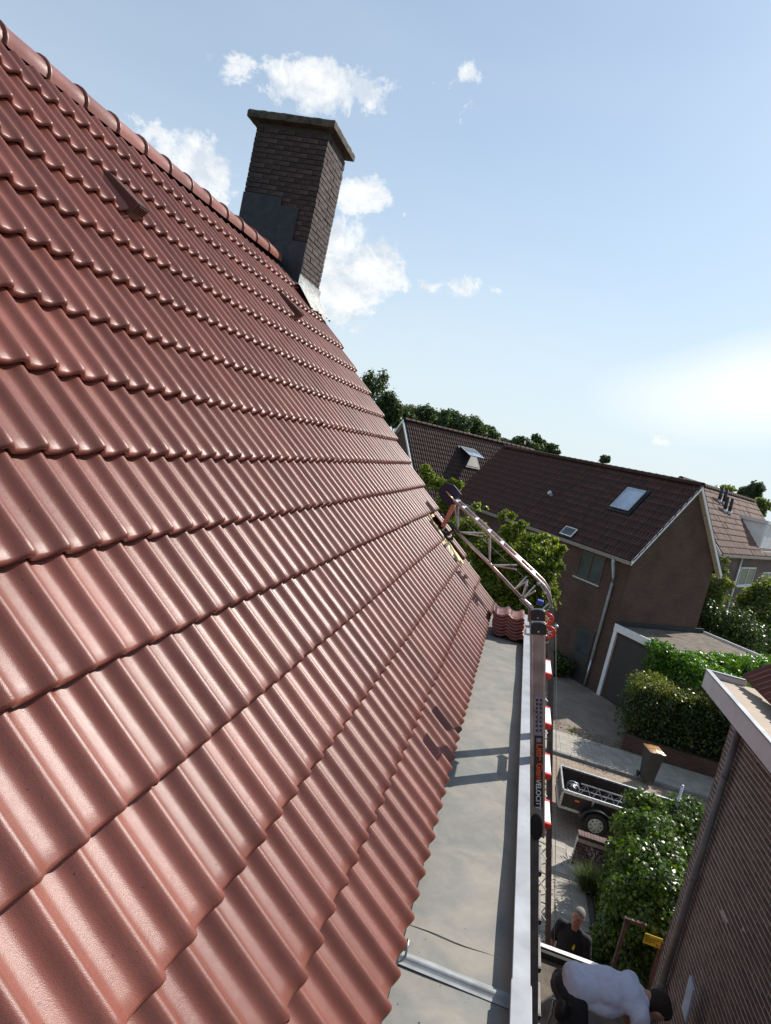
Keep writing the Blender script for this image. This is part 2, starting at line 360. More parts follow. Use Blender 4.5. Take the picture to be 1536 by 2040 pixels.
def boxuv(me):
    me.uv_layers.new(name='UVMap'); uvl = me.uv_layers[0].data
    for p in me.polygons:
        n = p.normal; ax = max(range(3), key=lambda i: abs(n[i]))
        for li in p.loop_indices:
            c = me.vertices[me.loops[li].vertex_index].co
            if ax == 2: uvl[li].uv = (c.x, c.y)
            elif ax == 0 or abs(abs(n[0]) - abs(n[1])) < .01: uvl[li].uv = (c.y, c.z)
            else: uvl[li].uv = (c.x, c.z)
def frame(Uv, Vv, O):
    Uv = Vector(Uv).normalized(); Vv = Vector(Vv).normalized(); N = Uv.cross(Vv)
    m = Matrix((Uv, Vv, N)).transposed().to_4x4(); m.translation = Vector(O); return m

G = -5.7
# ------------------------------------------------------------------ ground
def sheet(name, x0, x1, y0, y1, z, m, th=None):
    b = MB(); b.box((x0, y0, z - (th or .003)), (x1, y1, z)); return struct(b.build(name, m, uv=True))
gb = MB(); gb.add([(-500, -400, G), (600, -400, G), (600, 900, G), (-500, 900, G)], [(0, 1, 2, 3)]); struct(gb.build('ground', M['grass']))
sheet('street', -30, 40, 5.05, 9.35, G + .008, M['clinker'])
sheet('driveway', -6, 5.2, 11.1, 24, G + .008, M['drive'])
sheet('path_bed', .3, 3.05, -3.0, 5.05, G + .006, M['slab_base'])
sheet('garden_bed', 3.05, 14, -6, 4.4, G + .012, M['soil'])
sheet('far_pavement_bed', -30, 40, 9.5, 11.1, G + .05, M['slab_base'], .05)
kb = struct(link('kerb', None, None)); 
kbm = MB().box((-.49, -.06, -.05), (.49, .06, .07)).mesh('kerb_stone')
for i in range(26):
    for yy in (9.42,):
        o = link('kerb_stone', kbm, kb, M['kerb'], (-4 + i * 1.0 + .5, yy, G + .02)); o.rotation_euler.z = random.uniform(-.004, .004)
pv = struct(link('pavement', None)); 
slm = [MB().box((-.147, -.147, -.04), (.147, .147, .0), j=.0015).mesh('paving_slab') for _ in range(3)]
cnt = 0
for ix in range(10):
    for iy in range(28):
        x = .4 + .3 * ix; y = -2.9 + .3 * iy
        if x > 3.05 or y > 5.0: continue
        if cnt >= 298: break
        o = link('paving_slab', slm[cnt % 3], pv, M['slab'], (x, y, G + .012 + random.uniform(0, .005))); cnt += 1
bb = MB()
for ix in range(110):
    for iy in range(5):
        x = -10 + .3 * ix; y = 9.65 + .3 * iy
        bb.box((x - .147, y - .147, G + .04), (x + .147, y + .147, G + .066 + random.uniform(0, .006)))
fp = bb.build('far_paving_slabs', M['slab']); fp['kind'] = 'stuff'; struct_par = fp; tag(fp, 'rows of concrete slabs of the pavement across the street', 'paving'); fp['kind'] = 'stuff'

# ------------------------------------------------------------------ big red roof (own house)
AL = math.radians(45.912); GA = .37038; CA, SA = math.cos(AL), math.sin(AL)
NR = 14
own = empty('brick_house', 'brick house under a steep new red tiled roof filling the left of the view', 'house', (0, 0, G))
def lp(p): return (p[0], p[1], p[2] - G)     # world point to the local space of the house
XR, ZR = -14.55 * GA * CA, 14.55 * GA * SA
wb = MB().box((-7.0, -14, 0), (.04, -.02, -.30 - G)); wb.build('wall', M['bw_own'], own, uv=True)
gb = MB().prism([lp((-.05, -.02, -.3)), lp((-7.0, -.02, -.3)), lp((XR, -.02, ZR - .32))], (0, -.2, 0)); gb.build('gable', M['bw_own'], own, uv=True)
rb = MB(); off = -.105
def rp(k, y, wn=0): return lp((-k * GA * CA + wn * SA, y, k * GA * SA + wn * CA))
deck = MB().add([rp(-.2, -.03, off), rp(-.2, -14, off), rp(14.5, -14, off), rp(14.5, -.03, off)], [(0, 1, 2, 3)])
deck.add([(XR + .07 - 0, -.03, ZR - G - .12), (XR + .07, -14, ZR - G - .12), (-7.6, -14, -.35 - G), (-7.6, -.03, -.35 - G)], [(0, 1, 2, 3)])
roof = deck.build('roof', M['deck'], own)

def tile_mesh(per=2, pw=.15, gauge=GA, over=.075, hh=.036, th=.036, seg=16, sharp=2.0, tilt=.045, x1=None, nose=4, skip_side=False, end=.018):
    b = MB(); Wd = per * pw; n = seg * per
    xs = [-Wd + Wd * i / n for i in range(n + 1)] + [end * .6, end]
    def prof(x):   # crest at x=0, -pw ...
        c = .5 + .5 * math.cos(2 * math.pi * x / pw); return hh * (c ** sharp) - hh
    def lip(x): return .0045 * (x + Wd) / Wd - .001
    rows = []
    for (v, dz, dw) in ([(.012, -th, 0), (.002, -th * .93, 0), (-.0035, -th * .66, 0), (-.0035, -th * .40, 0), (.0015, -th * .12, 0), (.010, 0.0, 0)][6 - nose - 2:] + [(.05, 0.001, 0), (gauge * .5, 0, 0), (gauge + over, 0, 0)]):
        rows.append([(x, v, prof(x) + lip(x) + dz - tilt * v / gauge) for x in xs])
    # drip end on the covering side
    vs = [p for r_ in rows for p in r_]; m_ = len(xs); fs = []
    for i in range(len(rows) - 1):
        for k in range(m_ - 1): fs.append((i * m_ + k, i * m_ + k + 1, (i + 1) * m_ + k + 1, (i + 1) * m_ + k))
    b.add(vs, fs)
    # side skirt at the +x edge and a flat underside
    side = [(xs[-1], r_[0][1], r_[-1][2]) for r_ in rows[3:]]
    b.add(side + [(p[0], p[1], p[2] - th * .8) for p in side], [(i, i + len(side), i + 1 + len(side), i + 1) for i in range(len(side) - 1)])
    b.add([(x, .012, prof(x) + lip(x) - th) for x in xs] + [(x, gauge + over, prof(x) + lip(x) - th - tilt) for x in xs], [(k, k + m_, k + m_ + 1, k + 1) for k in range(m_ - 1)])
    return b.mesh('roof_tile', True)
TM = tile_mesh(); TMH = tile_mesh(per=1, end=.03)
TMT = tile_mesh(over=-.095); TMT.materials.append(M['tile'])
TM.materials.append(M['tile']); TMH.materials.append(M['tile'])
Y0 = -(.37 * .15) + .0       # first crest next to the verge
BASE = frame((0, 1, 0), (-CA, 0, SA), (0, 0, 0))
pl = []
for k in range(NR):
    for c in range(40):
        y = Y0 - .3 * c
        P = Vector((-(k + .4) * GA * CA, y - .15, (k + .4) * GA * SA)); d = (P - Vector(TC)).length
        pl.append((0 if seen(P, 150) else 1, d, k, c, y))
pl.sort()
GAP = {(2, 1), (2, 2), (3, 1), (3, 2)}
rest = MB(); n_t = 0
def put_tile(me, k, y, parent, dv=0, rz=0, dn=0):
    O = Vector(rp(k, y)) ; m_ = BASE.copy(); m_.translation = Vector(O) + BASE.to_3x3() @ Vector((0, dv, dn))
    j = Matrix.Rotation(random.gauss(0, .0018) + rz, 4, 'Z') @ Matrix.Rotation(random.gauss(0, .003), 4, 'X') @ Matrix.Rotation(random.gauss(0, .002), 4, 'Y')
    o = link('roof_tile', me, parent); o.matrix_local = m_ @ j @ Matrix.Translation((random.gauss(0, .0008), random.gauss(0, .0018), random.gauss(0, .0006))); return o
for (f_, d_, k, c, y) in pl:
    if (k, c) in GAP: continue
    if k == 13 and c < 2: continue
    if k >= 12 and c in (0,): continue
    me_ = TMT if k == 13 else TM
    if n_t < 294: put_tile(me_, k, y, roof); n_t += 1
    else:
        m_ = BASE.copy(); m_.translation = Vector(rp(k, y))
        b0 = len(rest.v); rest.v += [tuple(m_ @ v.co) for v in me_.vertices]; rest.f += [tuple(b0 + i for i in p.vertices) for p in me_.polygons]
o = rest.build('roof_tiles', M['tile'], roof, True); o['kind'] = 'stuff'
# the unfinished strip beside the verge: half tiles, battens and insulation in the gap
for i, k in enumerate((1.9, 2.95, 3.9)):
    m_ = MB().box((-.75, -.02, -.02), (.03, .02, .018)); o = m_.build('batten', M['batten'], roof)
    q = BASE.copy(); q.translation = Vector(rp(k, -.26, -.075)); o.matrix_local = q
for (k, y, a, b_) in ((2.45, -.62, .07, .13), (3.3, -.74, .06, .10), (2.15, -.50, .05, .08), (2.65, -.80, .06, .09), (3.55, -.86, .05, .09)):
    m_ = MB().box((-a, -b_, -.02), (a, b_, .03), j=.012); o = m_.build('insulation_piece', M['insul'], roof)
    q = BASE.copy(); q.translation = Vector(rp(k, y, -.06)); o.matrix_local = q @ Matrix.Rotation(random.uniform(-.3, .3), 4, 'Z')
for dy in (0, .022, .044):
    m_ = MB().box((-.007, -.01, -.01), (.007, .40, .012)); o = m_.build('counter_batten', M['batten'], roof); q = BASE.copy(); q.translation = Vector(rp(3.0, -.90 + dy, -.035)); o.matrix_local = q
# bargeboard at the far gable
m_ = MB().box((-.015, -.1, -.24), (.005, 14.3 * GA, -.05)); o = m_.build('bargeboard', M['frame_d'], own); q = BASE.copy(); q.translation = Vector(rp(0, -.035)); o.matrix_local = q

# ridge tiles
def ridge_mesh(L=.40, r0=.112, r1=.128, n=12):
    b = MB(); rows = []
    for (y, r, dz) in ((-.004, r1 * .9, 0), (-.004, r1 + .002, 0), (0.0, r1 + .006, .001), (.014, r1 + .006, .001), (.022, r1 - .004, 0), (L, r0 + .006, -.002)):
        ring = []
        for k in range(n + 1):
            a = math.pi * (-.06 + 1.12 * k / n); ring.append((-r * 1.12 * math.cos(a), y, r * math.sin(a) * 1.0 + dz))
        rows.append(ring)
    vs = [p for r_ in rows for p in r_]; m_ = n + 1
    b.add(vs, [(i * m_ + k, (i + 1) * m_ + k, (i + 1) * m_ + k + 1, i * m_ + k + 1) for i in range(len(rows) - 1) for k in range(m_ - 1)])
    b.add([rows[0][k] for k in range(m_)] + [(x * .86, y, z * .84 - .004) for (x, y, z) in rows[0]], [(k, k + 1, k + 1 + m_, k + m_) for k in range(m_ - 1)])
    return b.mesh('ridge_tile', True)
RM = ridge_mesh(); RM.materials.append(M['tile'])
RX, RZ = -3.72, 3.725
for i in range(24):
    y = -1.60 - .365 * i + .245
    if y < -13: break
    o = link('ridge_tile', RM, roof, None, (RX + random.gauss(0, .002), y, RZ - G + .016 * (y + 1.0))); o.rotation_euler = (.016 + random.gauss(0, .004), 0, random.gauss(0, .004))
m_ = MB().box((RX - .05, -14, RZ - G - .12), (RX + .05, -.9, RZ - G - .02)); m_.build('ridge_batten', M['deck'], roof)

# vent tiles: a hooded outlet standing out of the tiles
def vent(k, y):
    v = MB(); Lh, wd = .30, .062
    hood = [(-wd * .8, .34, -.02), (wd * .8, .34, -.02), (wd, 0, -.03), (-wd, 0, -.03), (-wd * .62, .31, .010), (wd * .62, .31, .010), (wd * .85, .03, .075), (-wd * .85, .03, .075)]
    v.add(hood, [(4, 7, 6, 5), (0, 3, 7, 4), (1, 5, 6, 2), (0, 4, 5, 1), (3, 2, 6, 7)])
    o = v.build('tile_vent', M['tile_old2'], roof, bevel=.006); q = BASE.copy(); q.translation = Vector(rp(k, y, -.012)); o.matrix_local = q @ Matrix.Rotation(math.radians(0), 4, 'Z')
    g_ = MB()
    for i in range(5): g_.box((-wd * .85, -.006, .012 + i * .014), (wd * .85, -.001, .016 + i * .014))
    g_.build('grille', M['tile'], o); d = MB().box((-wd * .9, -.0008, .008), (wd * .9, .0012, .080)); d.build('opening', M['dark'], o)
vent(10.92, -4.955); vent(11.0, -1.90)

# lead apron and soakers round the chimney
CX0, CX1, CY0, CY1 = -4.36, -3.37, -.78, -.05
def zroof(x): return (-x / CA) * SA
ap = MB()
zf = zroof(CX1)
pts = []
npx = 14
for i in range(npx + 1):
    y = CY0 - .06 + (CY1 - CY0 + .12) * i / npx
    wv = .010 * math.sin(i * 2.1) + .006 * math.sin(i * 5.3)
    pts.append([(CX1 + .012, y, 3.62 + .006 * math.sin(i * 1.7)), (CX1 + .014, y, 3.50), (CX1 + .045 + wv, y, zroof(CX1 + .045) + .045 + wv), (CX1 + .13, y, zroof(CX1 + .13) + .035 - wv), (CX1 + .25 + wv * 2, y, zroof(CX1 + .25) + .018 + wv * .6)])
vs = [lp(p) for r_ in pts for p in r_]; ap.add(vs, [(i * 5 + k, (i + 1) * 5 + k, (i + 1) * 5 + k + 1, i * 5 + k + 1) for i in range(npx) for k in range(4)])
ap.build('lead_apron', M['lead_old'], own, True)
sk = MB()
for (a, b_, z0, z1) in ((CX1 - .22, CX1 + .0, 3.40, 4.02), (CX1 - .52, CX1 - .20, 3.62, 4.42), (CX0 - .0, CX1 - .45, 3.95, 4.52)):
    sk.box((a, CY0 - .018 - random.uniform(0, .004), z0 - G), (b_, CY0 - .008, z1 - G))
sk.build('lead_soaker', M['lead'], own)
sf = MB().add([lp((CX1 + .02, CY0 - .13, zroof(CX1 + .02) + .012)), lp((CX0 - .02, CY0 - .13, 4.02)), lp((CX0 - .02, CY0 + .01, 4.10)), lp((CX1 + .02, CY0 + .01, zroof(CX1) + .06))], [(0, 1, 2, 3)])
sf.build('lead_valley', M['lead'], own)

# ------------------------------------------------------------------ chimney
chm = own
ch = link('chimney', None, own); 
bk = MB().box((CX0 + .012, CY0 + .012, 3.0 - G), (CX1 - .012, CY1 - .012, 5.40 - G)); o = bk.build('chimney', M['mortar_ch'], own); bpy.data.objects.remove(ch); ch = o
BWm = {}
def bmesh_brick(L, H=.052, D=.06, m=None, nm='brick'):
    key = (round(L, 3), D, m, H)
    if key not in BWm:
        BWm[key] = [MB().box((0, 0, 0), (L, D, H), j=.0016).mesh('brick') for _ in range(3)]
        for q in BWm[key]: q.materials.append(M[m])
    return random.choice(BWm[key])
nb = 0
H = .0625
for r_ in range(36):
    z = 3.10 + r_ * H
    if z > 5.34: break
    L = .21; p_ = .22
    # front face (faces -y)
    x = CX0 + (0 if r_ % 2 == 0 else -.11); xs0 = CX0 + (.035 if z > 5.2 else 0)
    while x < CX1 - .02:
        a = max(x, xs0); b_ = min(x + L, CX1 - .0)
        if b_ - a > .03:
            P = Vector(((a + b_) / 2, CY0, z))
            if z > zroof(min(b_, -3.85)) - .1 - max(0, 0):
                o = link('brick', bmesh_brick(b_ - a, m='brick_ch'), ch); o.matrix_local = Matrix.Translation(lp((a, CY0 + random.gauss(0, .0025), z))) ; nb += 1
        x += p_
    y = CY0 + (.0 if r_ % 2 else .11) - .11
    while y < CY1 - .02:
        a = max(y, CY0); b_ = min(y + L, CY1)
        if b_ - a > .03 and z > 3.5:
            o = link('brick', bmesh_brick(b_ - a, m='brick_ch'), ch); o.matrix_local = Matrix.Translation(lp((CX1 + random.gauss(0, .0025), a, z))) @ Matrix.Rotation(math.pi / 2, 4, 'Z'); nb += 1
        y += p_
# simple bricks on the two hidden sides
for r_ in range(30):
    z = 3.6 + r_ * H
    if z > 5.34: break
    mm = MB()
hb = MB()
for r_ in range(36):
    z = 3.10 + r_ * H
    if z > 5.34: break
    hb.box((CX0 - .001, CY0 + .01, z - G), (CX0 + .05, CY1 - .01, z + .052 - G)); hb.box((CX0 + .01, CY1 - .05, z - G), (CX1 - .01, CY1 + .001, z + .052 - G))
o = hb.build('back_bricks', M['brick_ch'], ch); o['kind'] = 'stuff'
# concrete cap with a rough edge
cp = MB(); n_ = 22
x0, x1, y0, y1 = CX0 - .11, CX1 + .085, CY0 - .10, CY1 + .10
def rec(z, e, j): 
    out = []
    for i in range(n_): out.append((x0 - e + (x1 - x0 + 2 * e) * i / n_, y0 - e + random.uniform(-j, j), z + random.uniform(-j, j)))
    for i in range(n_): out.append((x1 + e + random.uniform(-j, j), y0 - e + (y1 - y0 + 2 * e) * i / n_, z + random.uniform(-j, j)))
    for i in range(n_): out.append((x1 + e - (x1 - x0 + 2 * e) * i / n_, y1 + e + random.uniform(-j, j), z + random.uniform(-j, j)))
    for i in range(n_): out.append((x0 - e + random.uniform(-j, j), y1 + e - (y1 - y0 + 2 * e) * i / n_, z + random.uniform(-j, j)))
    return out
rows = [rec(5.40, -.10, .001), rec(5.405, -.002, .002), rec(5.475, 0, .004), rec(5.495, -.012, .005), rec(5.53, -.25, .004)]
vs = [lp(p) for r_ in rows for p in r_]; n4 = 4 * n_
cp.add(vs, [(i * n4 + k, i * n4 + (k + 1) % n4, (i + 1) * n4 + (k + 1) % n4, (i + 1) * n4 + k) for i in range(4) for k in range(n4)] + [tuple(range(n4 - 1, -1, -1)), tuple(range(4 * n4, 5 * n4))])
cp.build('concrete_cap', M['concrete'], ch)

# ------------------------------------------------------------------ gutter strip with parapet
gf = MB(); nx, ny = 10, 90
for j in range(ny + 1):
    for i in range(nx + 1):
        x = -.35 + .79 * i / nx; y = -14 + 14.05 * j / ny
        gf.v.append((x, y, -.150 - G + .004 * math.sin(y * 2.3 + x * 3) + .0025 * math.sin(y * 6.1 - x * 9)))
gf.f = [(j * (nx + 1) + i, j * (nx + 1) + i + 1, (j + 1) * (nx + 1) + i + 1, (j + 1) * (nx + 1) + i) for j in range(ny) for i in range(nx)]
gf.build('gutter_floor', M['gutter'], own, True)
ws = MB().box((-.02, -14, -.30 - G), (.50, .055, -.165 - G)); ws.build('soffit', M['fascia'], own)
pw_ = MB().box((.432, -14, -.164 - G), (.475, .055, -.072 - G)); pw_.build('parapet', M['deck'], own)
cb = MB().box((.415, -6.42, -.078 - G), (.486, .075, -.064 - G)).box((.478, -6.42, -.115 - G), (.488, .075, -.072 - G)); cb.build('parapet_cap', M['zinc'], own, bevel=.002)
cb = MB().box((.410, -14, -.0765 - G), (.490, -6.40, -.0585 - G)).box((.480, -14, -.12 - G), (.493, -6.40, -.066 - G)); cb.build('parapet_cap', M['zinc'], own, bevel=.002)
cb = MB().box((-.05, .04, -.0775 - G), (.414, .072, -.066 - G)).box((-.3, .046, -.14 - G), (.432, .066, -.0775 - G)); cb.build('end_cap', M['zinc'], own, bevel=.002)
cb = MB().box((.47, -14, -.335 - G), (.482, .07, -.10 - G)); cb.build('fascia', M['fascia'], own)
# expansion joint: a low rounded roll crossing the strip
rl = MB()
ya = -6.40
prof = [(-.040, .002), (-.034, .004), (-.020, .005), (-.015, .012), (-.008, .017), (0, .019), (.008, .017), (.015, .012), (.020, .005), (.034, .003)]
vs = [(x, ya + a - .02 * (x - .2), -.150 - G + h) for x in (-.3, -.05, .15, .30, .43) for (a, h) in prof]; n_ = len(prof)
rl.add(vs, [(i * n_ + k, (i + 1) * n_ + k, (i + 1) * n_ + k + 1, i * n_ + k + 1) for i in range(4) for k in range(n_ - 1)])
rl.build('expansion_joint', M['steel_d'], own, True)
for yy in (-6.20,):
    sm = MB(); P_ = [Vector((x, yy + .004 * math.sin(x * 22), -.1530 - G)) for x in np.linspace(-.1, .43, 14)]
    sm.tube(P_, .0022, 5); sm.build('solder_seam', M['gutter'], own, True)
o = MB().torus((-.005, -6.37, -.130 - G), (1, .1, 0), .035, .005, 14, 6).build('wire_loop', M['steel'], own, True)

# dead leaves and grit lying in the gutter
lf = MB()
for i in range(46):
    x = random.uniform(.02, .41); y = random.uniform(-6.9, -1.4); s_ = random.uniform(.002, .006); a = random.uniform(0, 6.3)
    lf.add([(x + s_ * math.cos(a), y + s_ * math.sin(a), -.142), (x - s_ * .5 * math.sin(a), y + s_ * .5 * math.cos(a), -.139), (x - s_ * math.cos(a), y - s_ * math.sin(a), -.142), (x + s_ * .5 * math.sin(a), y - s_ * .5 * math.cos(a), -.140)], [(0, 1, 2, 3)])
o = lf.build('gutter_debris', M['bark']); tag(o, 'scattered dark specks of grit on the pale gutter floor', 'debris', kind='stuff')

# ------------------------------------------------------------------ stack of loose tiles in the gutter
for i in range(7):
    z = -.142 + .0355 * i; gx = .362 - .006 * i + random.gauss(0, .004); gy = -1.20 + .012 * i + random.gauss(0, .006)
    lab = ['tile lying lowest in the stack in the gutter', 'second tile from the bottom of the stack in the gutter', 'third tile from the bottom of the stack in the gutter', 'middle tile of the stack of seven in the gutter',
           'third tile from the top of the stack in the gutter', 'second tile from the top of the stack in the gutter', 'topmost tile of the stack, its wavy upper face in the sun'][i]
    o = link('roof_tile', TM); tag(o, 'loose red roof ' + lab, 'roof tile', 'loose roof tiles stacked in the gutter')
    o.matrix_world = Matrix.Translation((gx + .03, gy, z + .076)) @ Matrix.Rotation(math.radians(-4 + i * .8), 4, 'Z') @ Matrix.Rotation(math.radians(0), 4, 'Y') @ Matrix.Rotation(math.radians(5), 4, 'X') @ Matrix.Diagonal((1.18, 1.1, 1, 1))

# ------------------------------------------------------------------ ladder
LY = -4.35
def LX(z): return .525 - .243 * z
ld = empty('ladder', 'aluminium multi position ladder leaning against the gutter edge with red wheels on top', 'ladder', (LX(-2.6), LY + .21, -2.62))
def ll(p): return tuple(Vector(p) - Vector((LX(-2.6), LY + .21, -2.62)))
dirL = (Vector((LX(.80), 0, .80)) - Vector((LX(-2.6), 0, -2.6))).normalized(); outL = Vector((dirL.z, 0, -dirL.x))   # outward side (+x)
for s_, y in ((0, LY), (1, LY + .41)):
    ztop = .80
    a = Vector((LX(-2.55), y, -2.55)); b_ = Vector((LX(ztop), y, ztop))
    hj = Vector((LX(-.60), y, -.60)); rail = MB().bar(ll(hj), ll(b_), .098, .028, up=(0, 1, 0)).build('rail', M['alu_ladder'], ld, bevel=.003)
    MB().bar(ll(a - outL * .018), ll(hj - outL * .018), .058, .024, up=(0, 1, 0)).build('lower_rail', M['chan'], ld, bevel=.003)
    MB().bar(ll(hj - outL * .040 - Vector((0, .016, 0))), ll(b_ - outL * .040 - Vector((0, .016, 0))), .010, .006, up=(0, 1, 0)).build('flange', M['alu_lift'], rail)
    MB().bar(ll(hj + outL * .040 - Vector((0, .016, 0))), ll(b_ + outL * .040 - Vector((0, .016, 0))), .010, .006, up=(0, 1, 0)).build('flange', M['alu_lift'], rail)
    # black cap with an arched top
    poly = []
    for k in range(11):
        a_ = math.pi * k / 10; poly.append(b_ + dirL * (.055 + .018 * math.sin(a_)) - outL * .052 * math.cos(a_) - Vector((0, .021, 0)))
    poly = [ll(p) for p in [b_ + outL * .052 - dirL * .01 - Vector((0, .021, 0)), b_ - outL * .052 - dirL * .01 - Vector((0, .021, 0))] + poly]
    cp_ = MB().prism(poly, (0, .042, 0)).build('end_cap', M['dark'], ld, bevel=.003)
    rim = []
    for k in range(11):
        a_ = math.pi * k / 10; rim.append(ll(b_ + dirL * (.057 + .018 * math.sin(a_)) - outL * .053 * math.cos(a_)))
    MB().tube(rim, .004, 6).build('rim', M['steel'], cp_, True)
    MB().disc(ll(b_ + dirL * .012 - Vector((0, .023, 0))), (0, 1, 0), .006, .006, 10).build('screw', M['steel'], cp_)
    wc = b_ + outL * .070 + dirL * .004 - Vector((0, .0, 0))
    wh = MB().torus(ll(wc), (0, 1, 0), .038, .009, 24, 8).build('wheel', M['red'], ld, True)
    sp = MB()
    for k in range(6):
        a_ = math.pi * k / 3 + .3; sp.bar(ll(wc), ll(wc + dirL * .034 * math.cos(a_) + outL * .034 * math.sin(a_)), .008, .010, up=(0, 1, 0))
    sp.build('spoke', M['red'], wh); MB().disc(ll(wc - Vector((0, .006, 0))), (0, 1, 0), .011, .02, 12).build('hub', M['steel'], wh)
for i, z in enumerate([.51 - .345 * k for k in range(9)]):
    c = Vector((LX(z), 0, z)) + outL * (.060 if i < 4 else 0)
    r_ = MB()
    ya_, yb_ = LY - .014, LY + .425
    r_.box((-.022, ya_ + .055, -.011), (.030, yb_ - .085, .011)); o = r_.build('rung', M['rung'] if i < 4 else M['chan'], ld, bevel=.003); o.location = ll((c.x, 0, c.z)); 
    for y in (ya_ + .045, yb_ - .075):
        e = MB()
        e.add([(-.035, y - .012, -.045), (.030, y - .012, -.020), (.044, y, .0), (.032, y - .012, .0125), (-.03, y - .012, .0125), (-.035, y + .012, -.045), (.030, y + .012, -.020), (.032, y + .012, .0125), (-.03, y + .012, .0125)], [(0, 1, 3, 4), (5, 8, 7, 6), (3, 7, 8, 4), (0, 5, 6, 1), (1, 6, 7, 3), (0, 4, 8, 5)])
        e.build('rung_end', M['red'] if i < 4 else M['dark'], o)
# hinge knuckle and locking knob
hz_ = -.53
hb_ = MB()
hc = Vector((LX(hz_) - .01, LY - .03, hz_)); pr = []
for k in range(14):
    a_ = 6.28318 * k / 14; pr.append(ll(hc + dirL * .10 * math.sin(a_) * (1 if abs(math.sin(a_)) < .9 else .95) + outL * .045 * math.cos(a_)))
hb_.prism(pr, (0, .03, 0)).build('hinge', M['dark'], ld, bevel=.006)
o = MB().box((-.028, -.004, 0), (.028, .0, 1)); 
# stickers on the outer face of the near rail
def sticker(name, z0, z1, wdt, m_, push=.0155, dx=0, parent=ld):
    a = Vector((LX(z0), LY - push, z0)) + outL * dx; b_ = Vector((LX(z1), LY - push, z1)) + outL * dx
    return MB().bar(ll(a), ll(b_), wdt, .0015, up=(0, 1, 0)).build(name, m_, parent)
M['stick_g'] = mat('instruction label', (.14, .11, .13), .5, .5, 60, 3, col2=(.36, .31, .35))
M['stick_red'] = mat('red lettering', (.72, .10, .03), .4, .02)
M['stick_white'] = mat('white lettering', (.75, .75, .75), .4, .02)
def zl(y_px):  # height of the near rail at a photo row
    return U(1070, y_px, 1, LY).z
sticker('instruction_label', zl(1462), zl(1382), .058, M['stick_g'], .0165, .006)
sticker('brand_label', zl(1604), zl(1463), .058, M['dark'], .0165, .004)
sq = sticker('code_panel', zl(1476), zl(1468), .034, M['stick_g'], .0178, .006)
for zz in (1390, 1398, 1406, 1414, 1424, 1433, 1441, 1450):
    for dx in (-.014, .012):
        sticker('pictogram', zl(zz + 5), zl(zz), .013, M['sign_black'], .0174, dx + .006)
def text(name, s, size, m_, parent, mtx, ext=.0006, bold=0):
    cu = bpy.data.curves.new(name, 'FONT'); cu.body = s; cu.size = size; cu.extrude = ext; cu.align_x = 'CENTER'; cu.align_y = 'CENTER'; cu.offset = bold
    tmp = bpy.data.objects.new('tmp', cu); S.collection.objects.link(tmp)
    dg = bpy.context.evaluated_depsgraph_get(); me = bpy.data.meshes.new_from_object(tmp.evaluated_get(dg)); bpy.data.objects.remove(tmp)
    o = link(name, me, parent, m_); o.matrix_world = mtx; return o
def railtext(name, s, y_px, size, m_, dx, bold):
    z = zl(y_px); P = Vector((LX(z), LY - .0182, z)) + outL * dx
    X = -dirL; Z = Vector((0, -1, 0)); Yv = Z.cross(X)      # text runs down the rail
    mt = Matrix((X, Yv, Z)).transposed().to_4x4(); mt.translation = P - Vector(ld.location)
    o = text(name, s, size, m_, ld, Matrix.Identity(4), .0006, bold); o.matrix_basis = mt; return o
railtext('brand_lettering', 'Little Giant', 1516, .058, M['stick_red'], .010, .0016)
railtext('model_lettering', 'VELOCITY', 1580, .047, M['stick_white'], .004, .0012)

# ------------------------------------------------------------------ tile lift (inclined hoist)
TY = -.5; TW = .38
# chord points in the plane y = TY, measured along the photo
P0 = Vector((2.10, TY, G + .02)); Pb = Vector((.675, TY, .27)); 
def on(x, y): v = U(x, y, 1, TY); return v
lift = empty('tile_lift', 'aluminium truss roof lift bent over the gutter up to the gap in the tiles', 'hoist', P0)
def tl(p): return tuple(Vector(p) - P0)
outer = [P0, Pb, on(1094, 1178), on(1084, 1162), on(1068, 1146), on(908, 996)]
for s_, dy in ((0, -TW / 2), (1, TW / 2)):
    g_ = MB().tube([tl(p + Vector((0, dy, 0))) for p in outer[1:]], .017, 8).build('guide_rail', M['alu_lift'], lift, True)
    MB().bar(tl(P0 + Vector((0, dy, 0))), tl(Pb + Vector((0, dy, 0))), .062, .045, up=(0, 1, 0)).build('channel', M['chan'], g_)
inL = (P0 - Pb).normalized(); inN = Vector((-inL.z, 0, inL.x)); inN = inN if inN.x < 0 else -inN
inner_lo = [P0 + inN * .24, on(1057, 1232)]
inner_up = [on(1045, 1200), on(1018, 1180), on(985, 1128), on(895, 1050)]
MB().tube([tl(p) for p in inner_lo], .018, 8).build('lower_chord', M['alu'], lift, True)
MB().tube([tl(p) for p in [on(1042, 1194), on(976, 1124), on(905, 1054)]], .021, 8).build('upper_chord', M['alu_lift'], lift, True)
br_ = MB().bar(tl(on(1059, 1213)), tl(on(1040, 1194)), .06, .06).bar(tl(on(1059, 1210)), tl(on(1056, 1236)), .058, .058) if False else MB().tube([tl(on(1038, 1191)), tl(on(1058, 1211)), tl(on(1056, 1238))], .036, 8)
br_.build('knee_joint', M['alu_lift'], lift, bevel=.004)
